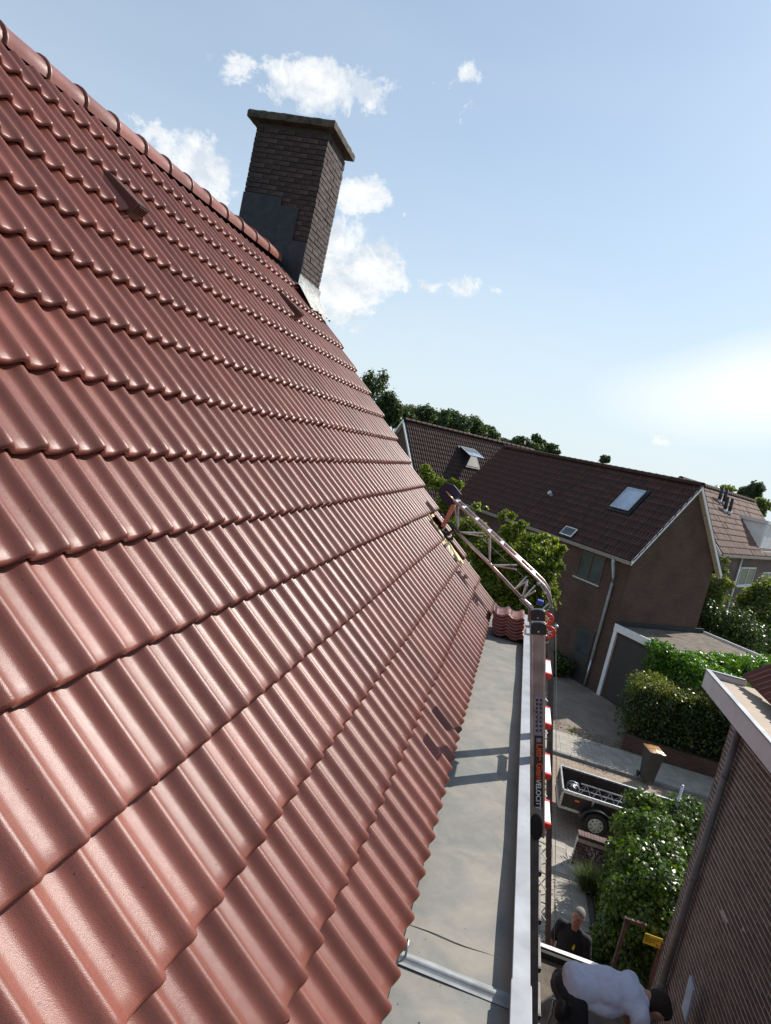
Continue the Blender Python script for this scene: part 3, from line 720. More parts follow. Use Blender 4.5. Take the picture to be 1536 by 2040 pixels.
# lattice on the upright part
n_ = 15
for i in range(n_):
    a = P0.lerp(Pb, i / n_); b_ = P0.lerp(Pb, (i + .5) / n_); c = P0.lerp(Pb, (i + 1) / n_)
    for dy in (-TW / 2, TW / 2):
        MB().tube([tl(a + Vector((0, dy, 0))), tl(b_ + inN * .24)], .008, 5).tube([tl(b_ + inN * .24), tl(c + Vector((0, dy, 0)))], .008, 5).build('brace', M['alu'], lift)
    MB().bar(tl(a + Vector((0, -TW / 2, 0))), tl(a + Vector((0, TW / 2, 0))), .03, .012).build('cross_rung', M['alu'], lift)
# upper part: rungs between the guide rails and braces to the chord below
A_, B_ = on(1068, 1146), on(908, 996)
for t_ in (.03, .20, .235, .42, .58, .74, .90, .985):
    p = A_.lerp(B_, t_); MB().bar(tl(p + Vector((0, -TW / 2, .004))), tl(p + Vector((0, TW / 2, .004))), .045, .010).build('cross_rung', M['rung'], lift)
for (x0_, y0_, x1_, y1_) in ((910, 1008, 912, 1056), (916, 1060, 963, 1065), (975, 1071, 976, 1123), (980, 1126, 1029, 1130), (1024, 1175, 1049, 1153), (1040, 1193, 1051, 1160), (1041, 1193, 1066, 1172)):
    a = on(x0_, y0_); b_ = on(x1_, y1_)
    for dy in (-TW / 2, TW / 2):
        up0 = y0_ < 1100 and y1_ > y0_ + 30
        q0 = a + Vector((0, dy if up0 else 0, 0)); q1 = b_ + Vector((0, 0 if up0 else dy, 0))
        MB().tube([tl(q0), tl(q1)], .011, 6).build('brace', M['alu'], lift)
# curved guide sheets at the bend, rollers and drum
for dy in (-TW / 2 - .01, TW / 2 + .01):
    MB().tube([tl(on(x, y) + Vector((0, dy, 0))) for x, y in ((1075, 1158), (1088, 1178), (1096, 1196), (1100, 1225), (1101, 1270))], .009, 6).build('guide_strip', M['steel'], lift, True)
for (x, y) in ((1073, 1157), (1107, 1241)): MB().sphere(tl(on(x, y) - Vector((0, TW / 2 + .01, 0))), .026, 12, 8).build('roller', M['steel'], lift, True)
MB().bar(tl(on(1085, 1150)), tl(on(1075, 1198) + Vector((0, 0, 0))), .09, .09).build('winch_cap', M['blue'], lift, bevel=.01) if False else MB().box((-.04, -.05, -.03), (.04, .05, .03)).build('winch_cap', M['blue'], lift, bevel=.01, loc=tl(on(1076, 1200)))
# head of the lift: navy round plate, terracotta support strut, black clamp
hp = on(905, 1000)
vx = (on(935, 1000) - on(905, 1000)).normalized(); pc = on(893, 985)
pts = [(872, 985), (873, 974), (880, 966), (891, 963), (902, 966), (909, 974), (918, 986), (907, 998), (901, 1009), (893, 1008), (884, 1003), (877, 996)]
MB().prism([tl(on(x, y) + Vector((0, .10, 0))) for x, y in pts], (0, .035, 0)).build('head_plate', M['navy'], lift, bevel=.008)
MB().tube([tl(on(888, 979) + Vector((0, .05, 0))), tl(on(906, 998))], .008, 8).build('feed_rod', M['brass'], lift, True)
MB().bar(tl(on(904, 1006)), tl(on(882, 1050)), .055, .055, up=(0, 1, 0)).build('support_strut', M['terracotta'], lift, bevel=.004)
ck = MB()
for (x0_, y0_, x1_, y1_, r__) in ((875, 1056, 890, 1063, .02), (885, 1068, 905, 1055, .018), (880, 1072, 903, 1074, .02), (897, 1045, 908, 1062, .016), (890, 1042, 899, 1041, .010), (899, 1041, 907, 1052, .012), (903, 1050, 914, 1062, .022), (884, 1062, 898, 1080, .016), (890, 1080, 905, 1066, .014)):
    ck.tube([tl(on(x0_, y0_)), tl(on(x1_, y1_))], r__, 6)
ck.build('roof_clamp', M['dark'], lift)
MB().tube([tl(on(884, 1052)), tl(on(879, 1060))], .012, 8).build('clamp_bolt', M['steel'], lift, True)
def cable(pts, r_=.0035):
    return MB().tube([tl(p) for p in pts], r_, 5).build('cable', M['cord'], lift, True)
cable([on(909, 992), on(1000, 1085), on(1075, 1158)]); cable([on(905, 1018), on(960, 1072), on(1060, 1165)]); cable([U(1107, 1241, 1, TY - .14), U(1108, 1560, 1, -.45), U(1104, 1880, 1, -.2)], .004)
# small hook frame on the tiles
o = MB().tube([tl(on(877, 1028)), tl(on(881, 1023)), tl(on(885, 1028)), tl(on(881, 1034)), tl(on(877, 1028))], .007, 5).build('safety_hook', M['steel'], lift)

# ------------------------------------------------------------------ brick wall builder
def brickface(parent, O, Uv, L, z0, z1, mname, lim, H=.0625, p_=.22, face_out=None, rng=None, loc0=(0, 0, 0)):
    """courses of single bricks on a vertical face; Uv = direction along the wall, bricks stand out by 6 mm"""
    Uv = Vector(Uv).normalized(); N = Vector(face_out); lst = []
    nr = int((z1 - z0) / H)
    for r_ in range(nr):
        z = z0 + r_ * H; u = -(.11 if r_ % 2 else 0)
        while u < L:
            a = max(u, 0); b_ = min(u + .21, L)
            if b_ - a > .03:
                P = Vector(O) + Uv * ((a + b_) / 2) + Vector((0, 0, z - O[2])); lst.append((0 if seen(P, 40) else 1, (P - Vector(TC)).length, a, b_, z))
            u += p_
    lst.sort(); left = MB(); R = Matrix((Uv, -N, Vector((0, 0, 1)))).transposed()
    for i, (f_, d_, a, b_, z) in enumerate(lst):
        P = Vector(O) + Uv * a + N * (.003 + random.gauss(0, .0010)); P.z = z
        if i < lim:
            o = link('brick', bmesh_brick(b_ - a, H=.046, D=.03, m=mname), parent); m_ = R.to_4x4(); m_.translation = P - Vector(loc0); o.matrix_local = m_
        elif f_ == 0 or d_ < 9:
            left.box((0, 0, 0), (b_ - a, .03, .046), R, P - Vector(loc0), j=0)
    if left.v: o = left.build('bricks', M[mname], parent); o['kind'] = 'stuff'

# ------------------------------------------------------------------ neighbour house on the right
rh = empty('brick_house', 'neighbouring brick house at the right edge with white fascia and grey drain pipe', 'house', (3.13, 0, G))
ro = Vector((3.13, 0, G))
def rl_(p): return tuple(Vector(p) - ro)
RY = -.24
MB().box(rl_((3.142, -12, G)), rl_((9.6, RY - .012, -.28))).build('wall', M['mortar_r'], rh)
wall_r = [c for c in rh.children][0] if rh.children else None
wr = bpy.data.objects.get('wall.001')
for o in S.collection.objects:
    if o.parent is rh: wr = o
brickface(wr, (3.13 + .012, RY, -.33), (0, -1, 0), 7.5, -5.66, -.30, 'brick_r', 296, face_out=(-1, 0, 0), loc0=ro)
ends = MB()
for r_ in range(86):
    z = -5.66 + r_ * .0625; ends.box(rl_((3.14, RY - .03, z)), rl_((9.6, RY - .004, z + .052)))
o = ends.build('end_bricks', M['brick_r'], wr); o['kind'] = 'stuff'
gb = MB().prism([rl_((3.2, RY - .03, -.3)), rl_((9.6, RY - .03, -.3)), rl_((6.75, RY - .03, 3.6))], (0, -.2, 0)); gb.build('gable', M['mortar_r'], rh)
FX = 2.715
MB().box(rl_((FX, -12, -.30)), rl_((FX + .018, RY + .045, -.085))).build('fascia', M['fascia'], rh, bevel=.002)
MB().box(rl_((FX, RY + .045, -.30)), rl_((3.20, RY + .063, -.085))).build('end_fascia', M['fascia'], rh, bevel=.002)
MB().box(rl_((FX - .012, -12, -.088)), rl_((FX + .05, RY + .075, -.070))).build('parapet_cap', M['zinc'], rh, bevel=.003)
MB().box(rl_((FX + .052, RY + .032, -.088)), rl_((3.18, RY + .075, -.071))).build('end_cap', M['zinc'], rh, bevel=.003)
MB().box(rl_((FX + .02, -12, -.29)), rl_((3.4, RY + .04, -.150))).build('gutter_floor', M['gutter'], rh)
AL2 = AL; RB = frame((0, -1, 0), (CA, 0, SA), (0, 0, 0)); RO = Vector((3.12, RY + .06, -.02))
dk = MB().add([tuple(RO - ro + RB.to_3x3() @ Vector(q)) for q in ((0, 0, -.08), (12, 0, -.08), (12, 5.2, -.08), (0, 5.2, -.08))], [(0, 1, 2, 3)])
dk.add([tuple(RO - ro + RB.to_3x3() @ Vector((0, 5.2, -.08))), tuple(RO - ro + RB.to_3x3() @ Vector((12, 5.2, -.08))), rl_((10.2, -12, -.3)), rl_((10.2, RY, -.3))], [(0, 1, 2, 3)])
roof2 = dk.build('roof', M['deck'], rh)
cand = []
for k in range(14):
    for c in range(36):
        cand.append((0 if seen(RO + RB.to_3x3() @ Vector((c * .3 + .15, k * GA, 0)), 200) else 1, (RO + RB.to_3x3() @ Vector((c * .3, k * GA, 0)) - Vector(TC)).length, k, c))
cand.sort(); rest = MB()
TMD = TM.copy(); TMD.materials.clear(); TMD.materials.append(M['tile_r'])
for i, (f_, d_, k, c) in enumerate(cand):
    m_ = RB.copy(); m_.translation = RO - ro + RB.to_3x3() @ Vector((.3 + c * .3, k * GA, 0))
    if i < 40 and f_ == 0: o = link('roof_tile', TMD, roof2); o.matrix_local = m_
    elif c < 20:
        b0 = len(rest.v); rest.v += [tuple(m_ @ v.co) for v in TMD.vertices]; rest.f += [tuple(b0 + i_ for i_ in p.vertices) for p in TMD.polygons]
o = rest.build('roof_tiles', M['tile_r'], roof2, True); o['kind'] = 'stuff'
# drain pipe
pa = U(1467, 1471, 0, 3.08); pb_ = Vector((3.08, pa.y, G))
pp = MB().tube([rl_((3.08, pa.y, -.29)), rl_((3.08, pa.y, G + .02))], .042, 16).build('drain_pipe', M['pvc_d'], rh, True)
for z in (-1.1, -2.45, -3.9): 
    MB().tube([rl_((3.08, pa.y, z)), rl_((3.08, pa.y, z - .06))], .048, 16).build('pipe_bracket', M['pvc_d'], pp, True)

# ------------------------------------------------------------------ low flat roof between the houses
EZ = -3.25; EY = U(1072, 1880, 2, EZ + .08).y
ex = empty('flat_roof_extension', 'low flat roofed extension between the two houses with a bright metal edge', 'extension', (1.6, EY, G))
eo = Vector((1.6, EY, G))
def el(p): return tuple(Vector(p) - eo)
MB().box(el((.06, -12, G)), el((2.30, EY - .05, EZ - .05))).build('wall', M['bw_own'], ex, uv=True)
MB().box(el((.05, -12, EZ - .05)), el((2.33, EY, EZ))).build('roof_felt', M['bitumen'], ex)
MB().box(el((.05, EY - .09, EZ)), el((2.32, EY + .0, EZ + .07))).build('upstand', M['rubber'], ex)
MB().box(el((.05, EY - .03, EZ + .071)), el((2.32, EY + .03, EZ + .086))).build('edge_trim', M['alu'], ex, bevel=.003)
for yy in (-3.35, -4.3): MB().box(el((.06, yy, EZ)), el((2.32, yy + .02, EZ + .006))).build('felt_lap', M['bitumen'], ex)
deb = MB()
for i in range(60):
    x = random.uniform(1.0, 1.9); y = random.uniform(-4.4, EY - .12); s_ = random.uniform(.004, .014); a = random.uniform(0, 6.3)
    deb.add([(x + s_ * math.cos(a), y + s_ * math.sin(a), EZ + .003), (x - s_ * .6 * math.sin(a), y + s_ * .6 * math.cos(a), EZ + .008), (x - s_ * math.cos(a), y - s_ * math.sin(a), EZ + .003)], [(0, 1, 2)])
o = deb.build('tile_chippings', M['white']); tag(o, 'pale chips and crumbs scattered on the brown flat roof', 'debris', kind='stuff')

# ------------------------------------------------------------------ foliage
def leaves(name, blobs, n, size, m, parent=None, shell=.35, asp=.55, up_=.25, seed=0, out=.6, kind=None, loc=(0, 0, 0), droop=0):
    """many folded leaf quads spread through the outer part of lumpy ellipsoids"""
    R = np.random.RandomState(seed + 5); vol = np.array([b[1][0] * b[1][1] * b[1][2] for b in blobs]) ** .7; idx = R.choice(len(blobs), n, p=vol / vol.sum())
    c = np.array([b[0] for b in blobs], float)[idx]; r = np.array([b[1] for b in blobs], float)[idx]
    d = R.normal(size=(n, 3)); d /= np.linalg.norm(d, axis=1)[:, None]
    ph = R.uniform(0, 6.3, (3, 3)); lump = 1 + .10 * np.sin(d[:, 0] * 7 + ph[0, 0] + idx) + .10 * np.sin(d[:, 1] * 8 + ph[0, 1] + idx * 2) + .10 * np.sin(d[:, 2] * 9 + ph[0, 2] + idx * 3)
    rad = (1 - np.abs(R.normal(0, shell, n))) * lump; rad = np.clip(rad, .05, 1.35)
    stray = R.rand(n) < .04; rad[stray] *= R.uniform(1.0, 1.25, stray.sum())
    p = c + d * r * rad[:, None] - np.array(loc)
    nrm = d * out + R.normal(size=(n, 3)) * .55 + np.array([0, 0, up_]); nrm /= np.linalg.norm(nrm, axis=1)[:, None]
    a = np.cross(nrm, R.normal(size=(n, 3))); a /= np.linalg.norm(a, axis=1)[:, None]; b = np.cross(nrm, a)
    s = (size * R.uniform(.6, 1.3, n))[:, None]
    v = np.empty((n, 4, 3)); v[:, 0] = p - a * s; v[:, 1] = p + b * s * asp - nrm * s * .15; v[:, 2] = p + a * s; v[:, 3] = p - b * s * asp - nrm * s * .15
    me = bpy.data.meshes.new(name); me.vertices.add(4 * n); me.vertices.foreach_set('co', v.ravel()); me.loops.add(4 * n); me.loops.foreach_set('vertex_index', np.arange(4 * n, dtype=np.int32))
    me.polygons.add(n); me.polygons.foreach_set('loop_start', np.arange(0, 4 * n, 4, dtype=np.int32)); me.update(calc_edges=True)
    o = link(name, me, parent, m)
    if kind: o['kind'] = kind
    return o
def lumps(c, r, k, spread=.6, sz=(.35, .6), seed=1):
    R = random.Random(seed); out = [(tuple(c), tuple(x * .72 for x in r))]
    for _ in range(k):
        d = Vector((R.gauss(0, 1), R.gauss(0, 1), R.gauss(0, 1))).normalized(); f = R.uniform(spread * .7, spread * 1.15); s = R.uniform(*sz)
        out.append(((c[0] + d.x * r[0] * f, c[1] + d.y * r[1] * f, c[2] + d.z * r[2] * f), (r[0] * s, r[1] * s, r[2] * s)))
    return out
def tree(label, c, r, n, size, m, group=None, k=9, seed=1, trunk=.12, name='tree', limbs=5, shell=.35, bl=None):
    c = Vector(c); g = Vector((c.x, c.y, G)); t = empty(name, label, 'tree' if 'shrub' not in name else 'shrub', g, group=group)
    bl = bl or lumps(c, r, k, .62, (.30, .52), seed)
    leaves('crown', bl, n, size, m, t, seed=seed, shell=shell, loc=g, up_=.3)
    tb = MB(); R = random.Random(seed); top = c - g + Vector((0, 0, r[2] * .2))
    tb.tube([(0, 0, 0), (R.gauss(0, .05), R.gauss(0, .05), top.z * .45), tuple(top)], trunk, 8, rs=[trunk, trunk * .75, trunk * .25])
    for _ in range(limbs):
        z0_ = top.z * R.uniform(.4, .7); b_ = random.Random(seed + _).choice(bl)[0]; e = Vector(b_) - g
        tb.tube([(0, 0, z0_), tuple((Vector((0, 0, z0_)) + e) / 2 + Vector((0, 0, .1 * r[2]))), tuple(e)], trunk * .4, 6, rs=[trunk * .45, trunk * .3, trunk * .12])
    tb.build('trunk', M['bark'], t, True); return t

# tree in front of the far house
c = UD(1030, 1130, 14.2)
bl = [(tuple(UD(x, y, 14.2 + dz)), (s, s, s * .85)) for x, y, s, dz in ((1030, 1150, .62, 0), (1000, 1110, .5, .2), (1060, 1110, .42, -.2), (1020, 1060, .26, 0), (1000, 1030, .12, .1), (1085, 1095, .30, .2), (1100, 1120, .24, 0), (1070, 1150, .42, .1), (960, 1090, .45, .3), (940, 1050, .3, .2), (935, 1020, .13, 0),
      (985, 1180, .55, 0), (1030, 1200, .55, 0), (1075, 1190, .34, 0), (1105, 1180, .12, 0), (905, 1060, .4, .5), (1112, 1100, .14, 0), (1060, 1075, .2, 0), (1010, 1240, .6, 0), (1060, 1235, .4, .2), (975, 1140, .5, .4), (1009, 1018, .06, 0), (1020, 1028, .10, 0), (1085, 1068, .10, 0), (1106, 1078, .10, 0), (1122, 1092, .09, 0), (1040, 1045, .12, 0), (950, 1008, .10, 0), (968, 1012, .06, 0), (1120, 1130, .08, 0), (1095, 1150, .12, 0))]
tree('leafy green tree in front of the far house behind the lift head', c, (1.1, 1.1, 1.1), 42000, .045, M['leaf_tree'], bl=bl, seed=3, trunk=.08, limbs=9, shell=.5)
bl = [(tuple(UD(x, y, 15.5)), (s, s, s)) for x, y, s in ((848, 938, .16), (858, 955, .2), (880, 968, .18), (900, 960, .10), (890, 1000, .25), (915, 965, .12))]
tree('small sprigs of a young tree showing past the roof verge', UD(870, 975, 15.5), (.3, .3, .4), 1600, .05, M['leaf_tree'], bl=bl, seed=4, trunk=.05, limbs=4)
# wood on the skyline beyond the far houses
far = [(746, 765, 26, 36, 'tall sparse birch rising above the roof verge at the skyline'), (772, 812, 24, 30, 'dark oak just right of the birch on the skyline'), (800, 825, 26, 20, 'low dark oak second right of the birch on the skyline'), (838, 822, 30, 20, 'broad dark crown above the left end of the lit far ridge'), (868, 832, 24, 18, 'small round crown between two taller dark oaks on the skyline'),
       (905, 838, 34, 26, 'tallest dark oak above the open skylight'), (938, 850, 26, 22, 'dark crown right of the tallest oak on the skyline'), (968, 862, 24, 18, 'paler thin crown over the end of the lit ridge'), (1000, 878, 22, 10, 'low bush like crown over the end of the lit ridge'), (1045, 883, 26, 14, 'low crown at the start of the dark ridge'), (1068, 880, 14, 16, 'narrow pointed crown above the dark ridge'), (1092, 888, 18, 9, 'last low crown before the open sky over the dark ridge')]
for i, (x, y, ra, rb, lb) in enumerate(far):
    D = 130 + (i * 37 % 30); k_ = D / 1294.0 * 1.02; sp = (i == 0)
    tree(lb, UD(x, y + 6, D), (ra * k_ * 1.25, ra * k_ * 1.25, rb * k_ * 1.2), 1500 if sp else 7000, .36 if not sp else .34, M['leaf_dark'], 'trees on the skyline beyond the houses', k=14 if sp else 22, seed=20 + i, trunk=.35, limbs=5, shell=.55 if sp else .42)
tree('tiny tree top peeking over the middle of the dark ridge', UD(1206, 914, 120), (1.0, 1.0, .9), 700, .25, M['leaf_dark'], seed=51, trunk=.2)
tree('tree with a leaning plume above the back roof at the right', UD(1496, 982, 75), (1.7, 1.7, 1.3), 3500, .16, M['leaf_dark'], seed=52, trunk=.2, bl=[(tuple(UD(x, y, 75)), (s, s, s)) for x, y, s in ((1492, 985, .9), (1505, 975, .8), (1514, 970, .45), (1480, 980, .5), (1500, 992, .8))])
tree('thin crown behind the back roof at its right end', UD(1520, 1010, 70), (.8, .8, 1.2), 1500, .15, M['leaf_olive'], seed=53, trunk=.2)
tree('sparse crown behind the pipes on the back roof', UD(1446, 972, 70), (1.1, 1.1, .4), 700, .13, M['leaf_olive'], seed=54, trunk=.2)
# garden trees at the right
tree('large olive green garden tree at the right edge before the back house', UD(1512, 1215, 35), (1.3, 1.3, 1.4), 34000, .07, M['leaf_olive'], seed=61, trunk=.14, bl=[(tuple(UD(x, y, 35 + q)), (s * 1.35, s * 1.35, s * 1.35)) for x, y, s, q in ((1515, 1225, .9, 0), (1500, 1195, .5, 0), (1530, 1185, .6, 0), (1485, 1240, .6, .4), (1520, 1260, .8, 0), (1545, 1230, .9, 0), (1490, 1275, .7, 0), (1482, 1195, .22, 0), (1530, 1290, .9, 0), (1495, 1300, .8, .3), (1535, 1165, .3, 0), (1510, 1172, .2, 0), (1550, 1270, .9, 0), (1500, 1330, .9, 0), (1475, 1215, .25, 0))])
tree('thin garden tree at the corner of the far gable', UD(1428, 1175, 32), (.6, .6, .7), 7000, .06, M['leaf_olive'], seed=62, trunk=.07, bl=[(tuple(UD(x, y, 32)), (s * 1.4, s * 1.4, s * 1.4)) for x, y, s in ((1425, 1165, .35), (1420, 1190, .45), (1440, 1160, .2), (1446, 1118, .14), (1444, 1138, .12), (1412, 1210, .4), (1455, 1165, .15), (1405, 1235, .3))])
tree('dark shaded shrub between the gable and the creeper', UD(1430, 1235, 31), (1.0, 1.0, .7), 12000, .06, M['leaf_hedge'], shell=.45, seed=63, trunk=.06, name='garden_shrub', bl=[(tuple(UD(x, y, 31)), (s * 1.4, s * 1.4, s * 1.4)) for x, y, s in ((1420, 1235, .6), (1450, 1240, .6), (1475, 1250, .6), (1405, 1215, .35), (1440, 1262, .6), (1500, 1270, .6), (1440, 1285, .8), (1470, 1290, .8), (1410, 1262, .5))])

# ------------------------------------------------------------------ far gabled houses
TF = tile_mesh(per=2, pw=.15, gauge=.345, over=.03, hh=.038, th=.024, seg=5, nose=1, tilt=.03)
def ghouse(name, label, R, dr, L, run, rise, wm, tm, lim, ov=.3, boards=True, lend=True):
    R = Vector(R); dr = Vector((dr[0], dr[1], 0)).normalized(); dg = Vector((-dr.y, dr.x, 0))
    root = empty(name, label, 'house', (R.x, R.y, G), (0, 0, math.atan2(dr.y, dr.x)))
    zr = R.z - G; ze = zr - rise; sl = math.hypot(run, rise); c, s = run / sl, rise / sl
    ir = run - ov; zi = ze + ov * rise / run - .12
    wl = MB().prism([(.22, ir, 0), (.22, -ir, 0), (.22, -ir, zi), (.22, 0, zr - .16), (.22, ir, zi)], (L - .44, 0, 0)).build('wall', wm, root, uv=True)
    dk = MB().add([(0, 0, zr - .07), (L, 0, zr - .07), (L, run, ze - .07), (0, run, ze - .07)], [(0, 1, 2, 3)]).add([(0, 0, zr - .07), (L, 0, zr - .07), (L, -run, ze - .07), (0, -run, ze - .07)], [(3, 2, 1, 0)])
    rf = dk.build('roof', M['deck'], root)
    bk = MB().add([(0, 0, zr), (L, 0, zr), (L, -run, ze), (0, -run, ze)], [(3, 2, 1, 0)]); bk.build('rear_slope', tm, rf)
    me = TF.copy(); me.materials.clear(); me.materials.append(tm)
    fr = Matrix(((-1, 0, 0), (0, -c, s), (0, s, c))).transposed().to_4x4(); fr = Matrix((Vector((-1, 0, 0)), Vector((0, -c, s)), Vector((0, s, c)))).transposed().to_4x4()
    nr = int(sl / .345 + .5); g_ = sl / nr; nc = int(L / .3); lst = []
    Wm = Matrix.Translation((R.x, R.y, G)) @ Matrix.Rotation(math.atan2(dr.y, dr.x), 4, 'Z')
    for k in range(nr):
        for i in range(nc):
            P = Vector((i * .3, run - c * g_ * k, ze + s * g_ * k + .0)); Wp = Wm @ P; lst.append((0 if seen(Wp, 30) else 1, (Wp - Vector(TC)).length, k, i, P))
    lst.sort(key=lambda q: q[:4]); rest = MB()
    for q_, (f_, d_, k, i, P) in enumerate(lst):
        m_ = fr.copy(); m_.translation = P + Vector((random.gauss(0, .004), 0, random.gauss(0, .003)))
        m_ = m_ @ Matrix.Rotation(random.gauss(0, .006), 4, 'Z')
        if q_ < lim and not f_: o = link('roof_tile', me, rf); o.matrix_local = m_
        else:
            b0 = len(rest.v); rest.v += [tuple(m_ @ v.co) for v in me.vertices]; rest.f += [tuple(b0 + j for j in p.vertices) for p in me.polygons]
    if rest.v: o = rest.build('roof_tiles', tm, rf, True); o['kind'] = 'stuff'
    for i in range(int(L / .36)):
        o = link('ridge_tile', RMF, rf, None, (i * .36 + .37, 0, zr - .055)); o.rotation_euler.z = math.pi / 2
    me2 = RMF
    if boards:
        for sgn in (1, -1):
            b_ = MB().prism([(0, 0, zr - .05), (0, 0, zr - .23), (0, sgn * run, ze - .20), (0, sgn * run, ze - .03)], (.035, 0, 0)); b_.build('bargeboard', M['white'], root)
            b_ = MB().prism([(.036, 0, zr - .17), (.036, 0, zr - .20), (.036, sgn * (run - .02), ze - .17), (.036, sgn * (run - .02), ze - .14)], (.19, 0, 0)); b_.build('soffit', M['beige'], root)
            if not lend: continue
            b_ = MB().prism([(L, 0, zr - .05), (L, 0, zr - .23), (L, sgn * run, ze - .20), (L, sgn * run, ze - .03)], (-.035, 0, 0)); b_.build('bargeboard', M['white'], root)
            b_ = MB().prism([(L - .036, 0, zr - .17), (L - .036, 0, zr - .20), (L - .036, sgn * (run - .02), ze - .17), (L - .036, sgn * (run - .02), ze - .14)], (-.19, 0, 0)); b_.build('soffit', M['beige'], root)
    gt = MB()
    for (a, b_, z0_, z1_) in ((run - .02, run + .10, -.16, -.145), (run + .09, run + .10, -.145, -.05)): gt.box((.0, a, ze + z0_), (L, b_, ze + z1_))
    gt.build('gutter', M['gutter_b'], root)
    MB().box((.22, ir, ze - .20), (L - .22, run - .02, ze - .165)).build('eave_soffit', M['beige'], root)
    Wi = Wm.inverted(); roofN = Wm.to_3x3() @ Vector((0, s, c)); wallP = Wm @ Vector((0, ir, 0)); wallN = dg; gabP = Wm @ Vector((.22, 0, 0))
    return dict(root=root, roof=rf, wall=wl, W=Wm, Wi=Wi, onroof=lambda x, y: Wi @ UP(x, y, R, roofN), onwall=lambda x, y: Wi @ UP(x, y, wallP, wallN), ongable=lambda x, y: Wi @ UP(x, y, gabP, dr), c=c, s=s, zr=zr, ze=ze, run=run, ir=ir, fr=fr, L=L)
RMF = ridge_mesh(L=.38, n=8).copy(); RMF.materials.append(M['tile_old'])
def skylight(h, cx, cy, w_, l_, openang=0, glass='glass_sky', fm='steel', label=None):
    P = h['onroof'](cx, cy); F = h['fr'].copy(); F.translation = P
    o = MB().box((-w_ / 2 - .10, -l_ / 2 - .12, -.02), (w_ / 2 + .10, l_ / 2 + .10, .035)).build('skylight', M['lead'], h['roof']); o.matrix_local = F
    if label: o['label'] = label
    t_ = Matrix.Translation((0, l_ / 2, .06)) @ Matrix.Rotation(-openang, 4, 'X')
    fb = MB()
    for (a, b_, c_, d_) in ((-w_ / 2, -w_ / 2 + .06, -l_, 0), (w_ / 2 - .06, w_ / 2, -l_, 0), (-w_ / 2, w_ / 2, -l_, -l_ + .07), (-w_ / 2, w_ / 2, -.07, 0)): fb.box((a, c_, 0), (b_, d_, .05 if b_ - a < w_ / 2 else .052))
    f = fb.build('frame', M[fm], o); f.matrix_local = t_
    g_ = MB().box((-w_ / 2 + .05, -l_ + .06, .02), (w_ / 2 - .05, -.06, .035)).build('pane', M[glass], o); g_.matrix_local = t_
    if openang: MB().box((-w_ / 2, -l_ / 2, .036), (w_ / 2, l_ / 2, .05)).build('opening', M['dark'], o)
def window(h, x0, x1, z0, z1, fm, bars=1, name='window', plane='wall', gm='glass', dpt=.06):
    y = h['ir'] if plane == 'wall' else 0
    wn = MB(); t_ = .055
    for (a, b_, c_, d_) in ((x0, x0 + t_, z0, z1), (x1 - t_, x1, z0, z1), (x0 + t_, x1 - t_, z0, z0 + t_), (x0 + t_, x1 - t_, z1 - t_, z1)): wn.box((a, y - .02, c_), (b_, y + .035, d_))
    o = wn.build(name, M[fm], h['wall'])
    for i in range(bars):
        xm = x0 + (x1 - x0) * (i + 1) / (bars + 1); MB().box((xm - .035, y - .02, z0 + t_), (xm + .035, y + .038, z1 - t_)).build('mullion', M[fm], o) if False else None
    for i in range(bars + 1):
        a = x0 + t_ + (x1 - x0 - 2 * t_) * i / (bars + 1) + (.03 if i else 0); b_ = x0 + t_ + (x1 - x0 - 2 * t_) * (i + 1) / (bars + 1) - (.03 if i < bars else 0)
        p = MB().box((a, y + .001, z0 + t_), (b_, y + .012, z1 - t_)).build('pane', M[gm], h['wall'])
        if i: MB().box((a - .06, y - .02, z0 + t_), (a, y + .037, z1 - t_)).build('mullion', M[fm], h['wall'])
    MB().box((x0 - .06, y - .01, z0 - .06), (x1 + .06, y + .09, z0 - .005)).build('window_sill', M['steel' if fm == 'frame_d' else 'frame_w'], h['wall'])
    return o

A = ghouse('brick_house', 'far brick house whose shaded dark red roof and blank gable fill the middle distance', (6.279, 17.191, 2.715), (-.638, .770), 12.4, 2.571, 3.23, M['bw_far'], M['tile_old2'], 296, lend=False)
skylight(A, 1253, 997, .95, 1.15, 0, label='closed square skylight reflecting the sky')
P = A['onroof'](1098, 986); F = A['fr'].copy(); F.translation = P
o = MB().tube([(0, 0, -.02), (0, .0, .10)], .07, 10).tube([(0, 0, .10), (0, -.02, .18)], .10, 10).build('roof_vent', M['pvc_l'], A['roof']); o.matrix_local = F
P = A['onroof'](1134, 1061); F = A['fr'].copy(); F.translation = P
o = MB().box((-.33, -.22, .05), (.33, .22, .085)).build('small_skylight', M['frame_w'], A['roof']); o.matrix_local = F
MB().box((-.29, -.18, .086), (.29, .18, .092)).build('pane', M['glass'], o)
a, b_ = A['onwall'](1160, 1095), A['onwall'](1152, 1150); c_, d_ = A['onwall'](1209, 1110), A['onwall'](1196, 1166)
window(A, c_.x, a.x, (b_.z + d_.z) / 2, (a.z + c_.z) / 2, 'frame_d', 1)
a = A['onwall'](1160, 1290)
dr_ = MB().box((a.x - .45, A['ir'] - .02, 0), (a.x + .45, A['ir'] + .03, 2.1)).build('door', M['door'], A['wall'])
MB().box((a.x - .25, A['ir'] + .03, 1.1), (a.x + .25, A['ir'] + .036, 1.9)).build('pane', M['glass'], dr_)
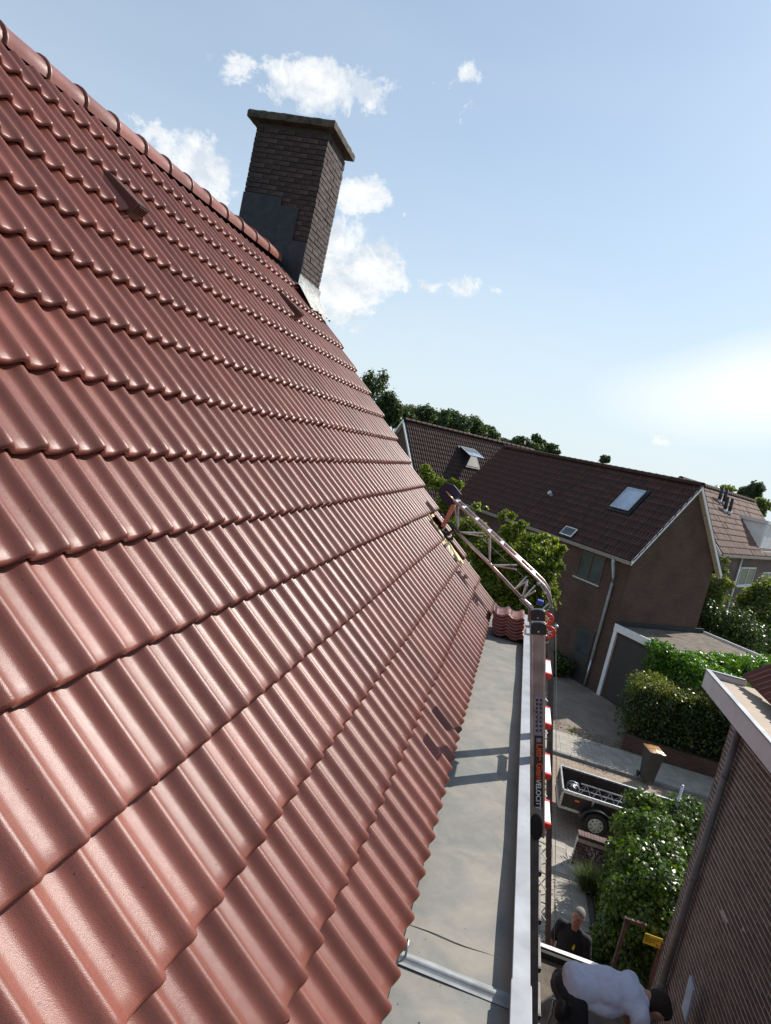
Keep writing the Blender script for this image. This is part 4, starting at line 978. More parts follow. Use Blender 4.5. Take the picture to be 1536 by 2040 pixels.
# drain pipe with an offset bend under the gutter
p_ = A['onwall'](1226, 1150); xx = p_.x
MB().tube([(xx, A['run'] + .04, A['ze'] - .16), (xx, A['run'] + .03, A['ze'] - .30), (xx, A['ir'] + .09, A['ze'] - .85), (xx, A['ir'] + .08, A['ze'] - 1.1), (xx, A['ir'] + .08, 1.1)], .055, 10).build('drain_pipe', M['pvc_l'], A['root'], True)
MB().tube([(xx, A['ir'] + .08, 1.1), (xx, A['ir'] + .08, .05)], .04, 10).build('drain_foot', M['steel'], A['root'], True)
# flat garage built against the gable
GZ = A['ze'] * 0 + 2.72
ga = empty('garage', 'flat roofed garage with white edge boards against the gable of the far house', 'garage', tuple(A['W'] @ Vector((.22, A['ir'], 0))), (0, 0, math.atan2(.770, -.638)))
MB().box((-2.6, -4.9, 0), (-.012, -.05, GZ - .22)).build('wall', M['bw_garden'], ga, uv=True)
MB().box((-2.62, -5.0, GZ - .16), (-.004, .03, GZ - .05)).build('roof', M['bitumen'], ga)
MB().box((-2.66, .0, GZ - .22), (-.004, .05, GZ + .04)).build('fascia', M['white'], ga)
MB().box((-2.68, -5.0, GZ - .22), (-2.63, -.002, GZ + .04)).build('fascia', M['white'], ga)
MB().box((-2.6, -5.06, GZ - .22), (-.004, -5.005, GZ + .04)).build('fascia', M['white'], ga)
MB().box((-.16, -.048, 0), (-.014, .04, GZ - .225)).build('corner_board', M['white'], ga)
MB().box((-.05, -4.95, GZ - .048), (-.004, .02, GZ + .14)).build('lead_flashing', M['lead'], ga)
MB().box((-2.45, -.045, .02), (-.3, -.0, GZ - .35)).build('garage_door', M['door'], ga)

# sunlit house behind on the left
Lz = 3.05; Lr = U(803, 833, 2, Lz); ddr = Vector((.80, .60, 0)); ridge_end = Lr + ddr * 9.5
Bh = ghouse('brick_house', 'sunlit brown tiled house with an open skylight behind the dark roofed house', (ridge_end.x, ridge_end.y, Lz), (-.80, -.60), 9.5, 3.9, 3.9, M['bw_far'], M['tile_old'], 296)
skylight(Bh, 934, 912, 1.0, 1.35, math.radians(28), label='skylight window tilted open')
# house at the back on the right
P1 = U(1400, 965, 2, 3.0); P2 = U(1503, 997, 2, 3.0); E1 = U(1425, 1085, 2, .1)
dd_ = (P1 - P2); dd_.z = 0; Lb = dd_.length + .3; dd_.normalize(); dgb = Vector((-dd_.y, dd_.x, 0)); runb = (E1 - P1).dot(dgb)
print('BACK', P1, P2, E1, 'run', runb, 'dr', dd_, 'len', Lb)
runb = min(max(runb, 2.6), 4.5)
Ch = ghouse('brick_house', 'brown roofed back house with white dormer and four black flue pipes at the right edge', tuple(P2), tuple(dd_), Lb + 3.0, runb, 2.9, M['bw_back'], M['tile_old3'], 296)
for (x, y) in ((1432, 999), (1441, 1003), (1443, 1018), (1452, 1022)):
    P = Ch['onroof'](x, y); 
    o = MB().tube([P + Vector((0, 0, -.05)), P + Vector((0, 0, .75))], .085, 10).build('flue_pipe', M['dark'], Ch['root'], True); MB().tube([P + Vector((0, 0, -.1)), P + Vector((0, 0, .1))], .13, 10).build('collar', M['steel'], o, True)
P = Ch['onroof'](1512, 1068); q = P
dm = MB().prism([(q.x - 1.5, q.y + .5, q.z - .75), (q.x - 1.5, q.y + .5, q.z + .75), (q.x - 1.5, q.y - 1.2, q.z + .75)], (3.0, 0, 0)).build('dormer', M['white'], Ch['root'])
MB().box((q.x - 1.62, q.y - 1.2, q.z + .75), (q.x + 1.62, q.y + .62, q.z + .92)).build('dormer_roof', M['fascia'], dm)
for i in range(3): MB().box((q.x - 1.4 + i * .95, q.y + .501, q.z - .55), (q.x - .52 + i * .95, q.y + .53, q.z + .65)).build('blind_pane', M['fascia'], dm)
MB().box((q.x - 1.5, q.y + .5, q.z - .80), (q.x + 1.5, q.y + .66, q.z - .70)).build('dormer_sill', M['pvc_l'], dm)
for (xa, ya, xb, yb_) in ((1478, 1130, 1496, 1165), (1521, 1140, 1532, 1172)):
    a, b_ = Ch['onwall'](xa, ya), Ch['onwall'](xb, yb_); window(Ch, min(a.x, b_.x), max(a.x, b_.x) + .1, min(a.z, b_.z), max(a.z, b_.z), 'frame_w', 1)
p_ = Ch['onwall'](1475, 1115); MB().tube([(p_.x, Ch['ir'] + .06, Ch['ze'] - .15), (p_.x, Ch['ir'] + .06, .1)], .05, 8).build('drain_pipe', M['white'], Ch['root'], True)

# ------------------------------------------------------------------ hedges and garden walls
gw = MB().box((4.62, 11.14, G), (14, 11.32, G + .48)).build('garden_wall', M['bw_garden'], None, uv=True); tag(gw, 'low brown brick garden wall under the big hedge across the street', 'wall')
hd = empty('hedge', 'big dark hedge with yellowish top shoots behind the brick wall across the street', 'hedge', (6.2, 12, G))
hb_ = [((x, y, z), (.62, .55, .52)) for x in np.arange(5.0, 9.4, .55) for y in (11.6, 12.2) for z in (G + .75, G + 1.25, G + 1.68)]
leaves('foliage', hb_, 34000, .045, M['leaf_hedge'], hd, seed=71, loc=(6.2, 12, G))
hb2 = [((x, y, G + 2.05 + .08 * math.sin(x * 5)), (.42, .5, .20)) for x in np.arange(4.9, 9.4, .45) for y in (11.6, 12.2)] + [((4.62, 11.6, G + 1.75), (.2, .3, .3))]
leaves('top_shoots', hb2, 11000, .035, M['leaf_hedge_top'], hd, seed=72, loc=(6.2, 12, G), shell=.5)
mb_ = MB()
for i in range(14): 
    x = 4.9 + i * .32; mb_.tube([(x - 6.2, -.05, 0), (x - 6.2 + random.gauss(0, .05), 0, 1.0), (x - 6.2 + random.gauss(0, .15), random.gauss(0, .1), 1.9)], .03, 6, rs=[.035, .025, .008])
mb_.build('stems', M['bark'], hd)
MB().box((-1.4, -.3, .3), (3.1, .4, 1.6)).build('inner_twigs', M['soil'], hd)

a = A['W'] @ Vector((-1.9, A['ir'] + .25, 0)); b_ = A['W'] @ Vector((-8.5, A['ir'] + .35, 0)); a.z = b_.z = 0
fe = empty('creeper_fence', 'long garden fence overgrown with bright green creeper at the right', 'fence', (a.x, a.y, G)); fo = Vector((a.x, a.y, G))
MB().bar(tuple(Vector((a.x, a.y, -4.6)) - fo), tuple(Vector((b_.x, b_.y, -4.6)) - fo), .08, 1.9).build('fence_boards', M['wood'], fe)
bl = []
for i in range(16):
    p = A['W'] @ Vector((-2.85, A['ir'] - .3 - i * .33, GZ - .05)); bl += [((p.x, p.y, p.z + .04 * math.sin(i * 1.9)), (.42, .42, .26)), ((p.x + .1, p.y - .12, p.z - .45), (.42, .42, .35)), ((p.x + .1, p.y - .12, p.z - 1.0), (.40, .40, .4))]
for i in range(18):
    p = a.lerp(b_, i / 17); bl += [((p.x, p.y, -3.02 + .07 * math.sin(i * 2.3)), (.40, .36, .26)), ((p.x, p.y - .05, -3.55), (.40, .34, .34)), ((p.x, p.y - .05, -4.1), (.36, .3, .4)), ((p.x, p.y, -4.7), (.36, .3, .4))]
leaves('creeper', bl, 52000, .05, M['leaf_green'], fe, seed=75, loc=fo, shell=.25, asp=.75)

# ivy covered garden fence beside the path
iv = empty('ivy_hedge', 'tall ivy covered hedge beside the path with glossy leaves in the sun', 'hedge', (3.6, 2.4, G)); io = (3.6, 2.4, G)
pts = [(1270, 1600, -3.85, .26), (1300, 1605, -3.8, .22), (1260, 1650, -3.75, .30), (1300, 1660, -3.65, .36), (1270, 1720, -3.85, .40), (1320, 1700, -3.7, .36), (1260, 1790, -4.1, .40), (1310, 1770, -3.8, .40), (1345, 1740, -3.7, .24), (1340, 1790, -3.8, .22), (1290, 1840, -4.15, .34), (1240, 1700, -4.3, .30), (1250, 1765, -4.6, .34), (1240, 1815, -4.9, .32), (1270, 1880, -4.6, .28), (1240, 1640, -4.2, .22), (1230, 1860, -5.1, .28), (1330, 1830, -3.95, .16), (1300, 1900, -4.5, .18)]
bl = [(tuple(U(x, y, 2, z)), (s, s, s)) for x, y, z, s in pts]
bl += [((c[0] + .1, c[1] + .1, c[2] - .7), (r[0] * 1.1, r[1] * 1.1, .6)) for c, r in bl[:14]]
leaves('ivy', bl, 52000, .036, M['leaf_ivy'], iv, seed=81, loc=io, shell=.22, asp=.75, out=.9)
MB().box((.0, -1.2, 0), (.10, 1.3, 1.3)).build('fence_core', M['wood'], iv)
iv2 = empty('ivy_shrub', 'smaller ivy shrub behind the tall ivy hedge with a pale pole standing in it', 'shrub', (4.7, 5.0, G)); io = (4.7, 5.0, G)
bl = [(tuple(U(x, y, 2, z)), (s, s, s)) for x, y, z, s in ((1345, 1615, -4.3, .32), (1375, 1610, -4.25, .28), (1385, 1640, -4.4, .30), (1350, 1650, -4.5, .4), (1330, 1620, -4.5, .25), (1360, 1700, -4.8, .4), (1392, 1620, -4.3, .12))]
bl += [((c[0], c[1], c[2] - .6), (r[0] * 1.2, r[1] * 1.2, .6)) for c, r in bl]
leaves('ivy', bl, 12000, .036, M['leaf_ivy'], iv2, seed=82, loc=io, shell=.22, asp=.75, out=.9)
MB().tube([(0, 0, 0), (.05, 0, 1.3)], .05, 6).build('stem', M['bark'], iv2)
pp = U(1350, 1600, 2, G + 1.6); o = MB().tube([(pp.x, pp.y, G), (pp.x, pp.y, G + 2.0)], .028, 10).build('pole', M['steel'], None, True); tag(o, 'short pale metal pole sticking up out of the ivy shrub', 'pole')

# low brick wall and lavender in front of it
lw = empty('garden_wall', 'low red brick wall with a lit top course between the trailer and the lavender', 'wall', (2.72, 4.3, G)); lo_ = Vector((2.72, 4.3, G))
core = MB().box((.01, .01, 0), (1.2, .19, .60)).build('wall', M['mortar_r'], lw)
brickface(core, (2.72, 4.3, G), (1, 0, 0), 1.2, G + .01, G + .57, 'brick_r', 200, face_out=(0, -1, 0), loc0=lo_)
for i in range(20):
    o = link('cap_brick', bmesh_brick(.055, H=.065, D=.21, m='brick_r'), lw, None, (i * .0605 + .0, -.006 + random.gauss(0, .002), .585))
lav = empty('lavender_bush', 'spiky lavender bush with mauve tips in front of the low wall', 'plant', (3.0, 3.65, G + .01))
lb_ = MB(); R2 = random.Random(5)
for i in range(900):
    a_ = R2.uniform(0, 6.283); t_ = R2.uniform(0, 1) ** .6 * .85; L_ = R2.uniform(.38, .62); x0_, y0_ = R2.gauss(0, .07), R2.gauss(0, .07)
    d = Vector((math.cos(a_) * math.sin(t_ * 1.25), math.sin(a_) * math.sin(t_ * 1.25), math.cos(t_ * 1.25))); b0 = Vector((x0_, y0_, 0)); p1 = b0 + d * L_ + Vector((0, 0, -.06 * t_)); sd = d.cross(Vector((0, 0, 1.01))).normalized() * R2.uniform(.003, .007)
    mid = b0.lerp(p1, .5) + Vector((0, 0, .05)); lb_.add([b0 - sd, b0 + sd, mid + sd, p1, mid - sd], [(0, 1, 2, 4), (4, 2, 3)])
lb_.build('stems', M['leaf_lav'], lav)
M['mauve'] = mat('lavender flower', (.12, .10, .12), .8, .3, 30)
fl = MB()
for i in range(160):
    a_ = R2.uniform(0, 6.283); t_ = R2.uniform(.1, .95); d = Vector((math.cos(a_) * math.sin(t_ * 1.25), math.sin(a_) * math.sin(t_ * 1.25), math.cos(t_ * 1.25))); L_ = R2.uniform(.5, .68); p = d * L_; fl.tube([p, p + d * .05], .008, 4)
fl.build('flower_heads', M['mauve'], lav)
# plants at the gate
sp_ = empty('ground_plant', 'low leafy plants growing round the foot of the wooden gate frame', 'plant', (2.95, .9, G)); 
bl = [((2.95, .8, G + .3), (.3, .4, .35)), ((3.15, .35, G + .55), (.25, .3, .5)), ((2.9, 1.5, G + .3), (.3, .4, .4)), ((3.05, .1, G + .4), (.25, .2, .45))]
leaves('leaves', bl, 6500, .035, M['leaf_hedge'], sp_, seed=84, loc=(2.95, .9, G)); MB().tube([(0, 0, 0), (0, 0, .3)], .02, 5).build('stem', M['bark'], sp_)

# wooden gate frame and the yellow sign on it
GY = .42
def gp(x, y): v = U(x, y, 1, GY); return v
a, b_, c_ = gp(1248, 1836), gp(1284, 1850), gp(1311, 1866)
gf_ = empty('gate_frame', 'weathered wooden gate frame half hidden in the ivy', 'gate', (a.x, GY, G)); go = Vector((a.x, GY, G))
MB().bar((0, 0, 0), tuple(a - go), .05, .05).build('post', M['wood'], gf_, bevel=.004)
MB().bar(tuple(Vector((a.x - .035, GY, a.z - .0)) - go + Vector((0, 0, .036))), tuple(Vector((gp(1286, 1850).x, GY, a.z + .036)) - go), .05, .05, up=(0, 0, 1)).build('top_beam', M['wood'], gf_, bevel=.004)
xq = gp(1318, 1880).x
MB().bar((xq - a.x, 0, 0), (xq - a.x, 0, a.z - .10 - G), .05, .05).build('post', M['wood'], gf_, bevel=.004)
s0, s1, s2, s3 = gp(1284, 1853), gp(1319, 1864), gp(1313, 1884), gp(1279, 1872)
sg = empty('warning_sign', 'small yellow warning sign with black print hanging on the gate frame', 'sign', tuple((s0 + s1 + s2 + s3) / 4 - Vector((0, .06, 0))))
w_ = (s1 - s0).length * .5; h_ = (s0 - s3).length * .5
MB().box((-w_, -.004, -h_), (w_, .004, h_)).build('plate', M['yellow'], sg, bevel=.001)
pr = MB().box((-w_, -.0055, h_ * .30), (w_, -.0042, h_ * .38)).box((-w_ * .62, -.0055, h_ * .38), (-w_ * .57, -.0042, h_)).box((w_ * .96, -.0055, -h_), (w_, -.0042, h_ * .28))
for (xa, xb, z) in ((-.88, .55, .10), (-.88, .2, -.10), (-.88, .35, -.30), (-.88, -.1, -.5)):
    x = xa
    while x < xb: l = random.uniform(.10, .24); pr.box((w_ * x, -.0055, h_ * (z - .045)), (w_ * min(xb, x + l), -.0042, h_ * (z + .045))); x += l + .05
pr.add([(w_ * .42, -.0055, -h_ * .35), (w_ * .5, -.0055, -h_ * .3), (w_ * .58, -.0055, -h_ * .55), (w_ * .82, -.0055, -h_ * .62), (w_ * .8, -.0055, -h_ * .75), (w_ * .5, -.0055, -h_ * .68)], [(0, 1, 2, 5), (2, 3, 4, 5)])
pr.add([(-w_ * .94, -.0055, h_ * .48), (-w_ * .68, -.0055, h_ * .48), (-w_ * .81, -.0055, h_ * .92)], [(0, 1, 2)])
pr.build('print', M['sign_black'], sg)

# ------------------------------------------------------------------ wheelie bin
bp = U(1286, 1556, 2, G + .066)
bn = empty('wheelie_bin', 'dark wheelie bin with a shiny orange lid on the far pavement', 'bin', tuple(bp), (0, 0, math.radians(12))); bn.scale = (.70, .70, .92)
def taper(b, w0, d0, w1, d1, z0, z1): return b.add([(-w0, -d0, z0), (w0, -d0, z0), (w0, d0, z0), (-w0, d0, z0), (-w1, -d1, z1), (w1, -d1, z1), (w1, d1, z1), (-w1, d1, z1)], [(3, 2, 1, 0), (4, 5, 6, 7), (0, 1, 5, 4), (1, 2, 6, 5), (2, 3, 7, 6), (3, 0, 4, 7)])
taper(MB(), .20, .24, .285, .34, .06, 1.0).build('bin_body', M['bin_g'], bn, bevel=.03)
MB().box((-.30, -.36, .97), (.30, .36, 1.0)).build('rim', M['bin_g'], bn, bevel=.01)
lidm = MB()
nn = 8
for j in range(nn + 1):
    for i in range(nn + 1):
        x = -.31 + .62 * i / nn; y = -.38 + .74 * j / nn; e = (1 - (2 * i / nn - 1) ** 4) * (1 - (2 * j / nn - 1) ** 4); lidm.v.append((x, y, 1.005 + .055 * e + .012 * math.sin(i * 2.2) * e))
lidm.f = [(j * (nn + 1) + i, j * (nn + 1) + i + 1, (j + 1) * (nn + 1) + i + 1, (j + 1) * (nn + 1) + i) for j in range(nn) for i in range(nn)]
lidm.build('lid', M['bin_o'], bn, True); MB().box((-.09, -.40, 1.0), (.09, -.37, 1.03)).build('lid_handle', M['bin_o'], bn)
for s_ in (-1, 1): MB().disc((s_ * .24, .27, .10), (1, 0, 0), .10, .05, 16).build('wheel', M['rubber'], bn)
MB().tube([(-.22, .40, .97), (.22, .40, .97)], .018, 8).build('handle_bar', M['bin_g'], bn)

# barrel by the far drain pipe
bp = U(1170, 1335, 2, G + .1); br_ = empty('rain_barrel', 'grey rain barrel beside the drain pipe foot of the far house', 'barrel', (bp.x, bp.y, G))
MB().tube([(0, 0, 0), (0, 0, .1), (0, 0, .25), (0, 0, .5), (0, 0, .8), (0, 0, .88)], .3, 18, rs=[.25, .27, .29, .30, .28, .26]).build('barrel_body', M['barrel'], br_, True)
MB().tube([(0, 0, .87), (0, 0, .91)], .28, 18).build('lid', M['barrel'], br_)
# dark shrub at the foot of the far front wall
tree('round dark shrub at the foot of the shaded front wall', U(1110, 1320, 2, G + .5), (.7, .7, .6), 5000, .05, M['leaf_hedge'], seed=91, trunk=.04, name='garden_shrub')

# ------------------------------------------------------------------ trailer
TX, TYn, TYf, TL = 2.46, 5.74, 6.92, 2.9
tr = empty('trailer', 'open box trailer with dark side panels and steel rails parked along the street', 'trailer', (TX, TYn, G + .01)); Wd = TYf - TYn
z0, z1 = .42, .80
for y, nm in ((0, 'side_panel'), (Wd, 'side_panel')): MB().box((.02, y - .009, z0), (TL, y + .009, z1 - .03)).build(nm, M['ply'], tr)
MB().box((0, .02, z0), (.018, Wd - .02, z1 - .05)).build('tail_board', M['ply'], tr); MB().box((TL - .02, .02, z0), (TL, Wd - .02, z1)).build('front_board', M['ply'], tr)
MB().box((.02, .01, z0 - .02), (TL - .02, Wd - .01, z0)).build('load_floor', M['ply'], tr)
for y in (-.012, Wd + .012):
    o = MB().box((-.01, y - .02, z1 - .075), (TL, y + .02, z1)).build('top_rail', M['steel'], tr, bevel=.004)
    for i in range(15):
        sgn = -1 if y < 0 else -1
        MB().sphere((.10 + i * .19, y - .021, z1 - .04), .012, 8, 5).build('rivet', M['zinc'], o)
    MB().box((-.01, y - .018, z0 - .06), (TL, y + .018, z0 - .001)).build('bottom_rail', M['steel'], tr)
MB().box((-.035, 0, z1 - .055), (-.001, Wd, z1 + .004)).build('top_rail', M['zinc'], tr, bevel=.004)
MB().box((-.035, 0, z0 - .06), (-.001, Wd, z0)).build('bottom_rail', M['steel'], tr)
for x in (-.012, .66, 1.38, 2.1, TL - .02):
    MB().box((x - .022, -.028, z0 - .06), (x + .022, -.010, z1 - .076)).build('post', M['steel'], tr); MB().box((x - .022, Wd + .010, z0 - .06), (x + .022, Wd + .028, z1 - .076)).build('post', M['steel'], tr)
MB().box((.28, -.022, .60), (.38, -.0095, .64)).build('side_reflector', M['orange'], tr, bevel=.004)
wp = U(1183, 1646, 1, TYn - .05); wx = wp.x - TX
for y, s_ in ((-.14, -1), (Wd + .14, 1)):
    w0 = MB().torus((wx, y, .29), (0, 1, 0), .215, .075, 32, 10).build('wheel', M['rubber'], tr, True)
    MB().disc((wx, y + s_ * .035, .29), (0, 1, 0), .165, .03, 24).build('rim', M['steel'], w0, bevel=.006); MB().disc((wx, y + s_ * .058, .29), (0, 1, 0), .05, .03, 16).build('hub', M['steel'], w0)
    for k in range(8): MB().disc((wx + .115 * math.cos(k * .785), y + s_ * .052, .29 + .115 * math.sin(k * .785)), (0, 1, 0), .018, .006, 8).build('rim_hole', M['dark'], w0)
    fn = MB(); rw = []
    for k in range(13):
        a_ = math.pi * (.02 + .96 * k / 12); rw += [(wx + .36 * math.cos(a_), y - .10, .30 + .33 * math.sin(a_)), (wx + .36 * math.cos(a_), y + .10, .30 + .33 * math.sin(a_)), (wx + .375 * math.cos(a_), y + .10, .30 + .345 * math.sin(a_)), (wx + .375 * math.cos(a_), y - .10, .30 + .345 * math.sin(a_))]
    fn.add(rw, [(k * 4 + q, k * 4 + (q + 1) % 4, k * 4 + 4 + (q + 1) % 4, k * 4 + 4 + q) for k in range(12) for q in range(4)] + [(0, 1, 2, 3), (51, 50, 49, 48)]); fn.build('mudguard', M['dark'], tr, True)
MB().tube([(wx, -.14, .29), (wx, Wd + .14, .29)], .03, 8).build('axle', M['steel'], tr)
MB().bar((TL, Wd / 2, .38), (TL + 1.3, Wd / 2, .38), .07, .07).build('drawbar', M['steel'], tr)
MB().box((-.03, .10, .25), (-.01, Wd - .1, .36)).build('light_bar', M['dark'], tr)
# what lies in the trailer
tb_ = empty('truss_section', 'spare lift truss section lying in the trailer', 'truss', (TX + .45, TYn + .55, G + .46))
for (y, z) in ((0, .04), (.34, .04), (.17, .26)): MB().tube([(0, y, z), (2.2, y, z)], .020, 7).build('chord', M['alu'], tb_, True)
for i in range(8):
    x = i * .27; MB().tube([(x, 0, .04), (x + .135, .17, .26)], .009, 5).tube([(x + .27, 0, .04), (x + .135, .17, .26)], .009, 5).tube([(x, .34, .04), (x + .135, .17, .26)], .009, 5).build('brace', M['alu'], tb_)
hw = empty('cable_winch', 'round cable winch standing in the rear corner of the trailer', 'winch', (TX + .28, TYn + .52, G + .44))
MB().torus((0, .02, .17), (.25, 1, .2), .145, .014, 24, 8).build('rim', M['steel'], hw, True); MB().torus((0, .14, .17), (.25, 1, .2), .145, .014, 24, 8).build('rim', M['steel'], hw, True)
MB().disc((0, .08, .17), (.25, 1, .2), .075, .10, 16).build('drum', M['steel'], hw); MB().bar((-.08, -.04, 0), (.10, .16, .30), .05, .03).build('bracket', M['zinc'], hw)
o = MB().box((0, 0, 0), (.62, .30, .05), j=.02).build('folded_tarpaulin', M['barrel'], None, bevel=.015, loc=(TX + .55, TYn + .22, G + .45)); tag(o, 'folded grey blue tarpaulin on the trailer floor beside the truss section', 'tarpaulin')

# ------------------------------------------------------------------ people
def blob(name, parts, m, parent=None, voxel=.012, smooth=6, sub=0, wrinkle=0):
    b = MB()
    for p in parts:
        if p[0] == 'c':
            _, a, c, ra, rb = p; a = Vector(a); c = Vector(c); n = 7
            b.tube([a.lerp(c, i / n) for i in range(n + 1)], 0, 14, rs=[ra + (rb - ra) * i / n for i in range(n + 1)]); b.sphere(a, ra * 1.0, 14, 9); b.sphere(c, rb * 1.0, 14, 9)
        else:
            _, c, r, R = p; t_ = MB().sphere((0, 0, 0), 1, 20, 14, r); b.add([(R @ Vector(v)) + Vector(c) for v in t_.v], t_.f)
    me = b.mesh(name); tmp = bpy.data.objects.new('tmp', me); S.collection.objects.link(tmp)
    r_ = tmp.modifiers.new('r', 'REMESH'); r_.mode = 'VOXEL'; r_.voxel_size = voxel; r_.use_smooth_shade = True
    s_ = tmp.modifiers.new('s', 'SMOOTH'); s_.iterations = smooth; s_.factor = .5
    if wrinkle:
        for sz, st in ((.16, wrinkle), (.06, wrinkle * .35)):
            tx = bpy.data.textures.new('folds', 'CLOUDS'); tx.noise_scale = sz; tx.noise_depth = 2; d_ = tmp.modifiers.new('d', 'DISPLACE'); d_.texture = tx; d_.strength = st; d_.mid_level = .5
    dg = bpy.context.evaluated_depsgraph_get(); m2 = bpy.data.meshes.new_from_object(tmp.evaluated_get(dg)); bpy.data.objects.remove(tmp)
    m2.polygons.foreach_set('use_smooth', [True] * len(m2.polygons))
    return link(name, m2, parent, m)
I3 = Matrix.Identity(3)
def RX_(a): return Matrix.Rotation(math.radians(a), 3, 'X')
def hand(W, dirv, side, thumb):
    """palm with five bent fingers, W = wrist, dirv = pointing direction, side = across the palm"""
    W = Vector(W); d = Vector(dirv).normalized(); s = Vector(side).normalized(); n = d.cross(s).normalized(); out = [('e', W + d * .045, (.040, .048, .020), Matrix((s, d, n)).transposed())]
    for i, L in enumerate((.068, .078, .072, .056)):
        b0 = W + d * .082 + s * (.028 - .019 * i); k1 = b0 + d * L * .5 + n * .008; k2 = k1 + d * L * .32 + n * .022; out += [('c', b0, k1, .0095, .009), ('c', k1, k2, .009, .0075)]
    t0 = W + d * .03 + s * .035 * thumb; t1 = t0 + d * .03 + s * .025 * thumb + n * .01; t2 = t1 + d * .028 + n * .012; return out + [('c', t0, t1, .013, .011), ('c', t1, t2, .011, .009)]
# man in black looking up
hp_ = U(1152, 1828, 2, G + .012 + 1.66)
pm = empty('person', 'person in a black shirt with short grey hair standing on the path looking up', 'person', (hp_.x, hp_.y, G + .02), (0, 0, math.radians(152)))
# local frame: faces +y, so turned to look at the camera's left
hd_ = [('e', (0, .018, 1.665), (.078, .098, .118), RX_(12)), ('e', (0, .055, 1.60), (.052, .05, .055), I3), ('c', (0, -.005, 1.48), (0, .0, 1.60), .062, .058), ('e', (0, .118, 1.655), (.014, .022, .022), RX_(-15)), ('c', (0, .108, 1.690), (0, .125, 1.650), .010, .013),
       ('e', (.076, .01, 1.66), (.012, .02, .030), I3), ('e', (-.076, .01, 1.66), (.012, .02, .030), I3), ('c', (-.035, .098, 1.702), (.035, .098, 1.702), .012, .012), ('c', (-.022, .104, 1.612), (.022, .104, 1.612), .009, .009), ('e', (0, .098, 1.575), (.028, .022, .02), I3)]
body = hd_ + [('e', (0, 0, 1.28), (.16, .10, .24), I3), ('e', (0, 0, 1.0), (.15, .10, .16), I3)]
for s_ in (-1, 1):
    body += [('c', (s_ * .10, 0, .95), (s_ * .11, .02, .50), .085, .058), ('c', (s_ * .11, .02, .5), (s_ * .12, -.02, .09), .056, .038), ('c', (s_ * .12, -.03, .05), (s_ * .13, .14, .04), .04, .034),
             ('c', (s_ * .19, 0, 1.42), (s_ * .25, -.02, 1.14), .052, .040), ('c', (s_ * .25, -.02, 1.14), (s_ * .22, .08, .90), .038, .027)] + hand((s_ * .22, .085, .885), (0, .2, -1), (0, s_ * 1.0, .1), 1)
blob('body', body, M['skin'], pm, .0085, 3)
sh = [('e', (0, -.005, 1.30), (.205, .135, .20), I3), ('e', (0, -.005, 1.10), (.185, .135, .20), I3), ('e', (0, .0, .98), (.18, .13, .12), I3), ('c', (-.16, -.005, 1.435), (.16, -.005, 1.435), .068, .068), ('c', (-.07, 0, 1.485), (.07, 0, 1.485), .042, .042)]
for s_ in (-1, 1): sh += [('c', (s_ * .185, 0, 1.425), (s_ * .245, -.015, 1.19), .078, .066)]
blob('shirt', sh, M['shirt_b'], pm, .011, 6, wrinkle=.02)
tr_ = [('e', (0, 0, .93), (.175, .125, .12), I3)]
for s_ in (-1, 1): tr_ += [('c', (s_ * .095, 0, .90), (s_ * .11, .02, .50), .098, .072), ('c', (s_ * .11, .02, .5), (s_ * .12, -.02, .12), .072, .060)]
blob('trousers', tr_, M['trouser'], pm, .012, 6)
for s_ in (-1, 1): blob('shoe', [('c', (s_ * .12, -.05, .045), (s_ * .13, .15, .035), .048, .040)], M['dark'], pm, .01, 3)
blob('hair', [('e', (0, -.008, 1.700), (.083, .100, .098), RX_(12)), ('e', (0, -.035, 1.655), (.076, .07, .09), I3)], M['hair_g'], pm, .008, 3)
ey = MB()
for s_ in (-1, 1): ey.sphere((s_ * .030, .098, 1.682), .011, 8, 6)
ey.build('eyes', M['dark'], pm, True)
lg = MB().prism([(-.10, .131, 1.33), (-.085, .133, 1.37), (-.07, .133, 1.34), (-.06, .132, 1.30), (-.08, .131, 1.27), (-.095, .13, 1.29)], (0, .006, 0)).build('yellow_logo', M['yellow'], pm)

# man in the white shirt bent over on the low roof
hip = U(1147, 1960, 2, EZ + .93); nk = U(1276, 1988, 2, EZ + .97); dv = nk - hip; yaw = math.atan2(dv.y, dv.x) - math.pi / 2
print('WM torso', dv.length, hip, nk)
pw = empty('person', 'person in a white shirt and dark trousers bent forward over the low roof', 'person', (hip.x, hip.y, EZ), (0, 0, yaw))
T_ = dv.length; ks = T_ / .56
HZ = .07
bd = [('e', (0, T_ + .15, .940), (.080, .118, .098), RX_(-52)), ('c', (0, T_ - .04, .985), (0, T_ + .08, .990), .060, .056), ('e', (0, T_ * .72, .955), (.13, .16, .07), I3), ('e', (0, T_ * .3, .95), (.10, .18, .06), I3), ('e', (0, 0, .90), (.11, .09, .08), I3),
      ('c', (0, T_ + .21, .845), (0, T_ + .235, .870), .012, .013), ('e', (.080, T_ + .14, .930), (.012, .03, .022), RX_(-40)), ('e', (-.080, T_ + .14, .930), (.012, .03, .022), RX_(-40))]
for s_ in (-1, 1):
    bd += [('c', (s_ * .09, -.01, .86), (s_ * .13, .10, .48), .080, .058), ('c', (s_ * .13, .10, .48), (s_ * .13, -.02, .09), .060, .040), ('c', (s_ * .13, -.03, .05), (s_ * .14, .14, .04), .042, .036),
           ('c', (s_ * .17, T_ - .06, .94), (s_ * .21, T_ - .02, .68), .046, .040), ('c', (s_ * .21, T_ - .02, .68), (s_ * .12, T_ + .12, .46), .040, .028)] + hand((s_ * .12, T_ + .125, .45), (-s_ * .2, .35, -1), (s_ * -.3, 1, .2), 1)
blob('body', bd, M['skin'], pw, .0085, 3)
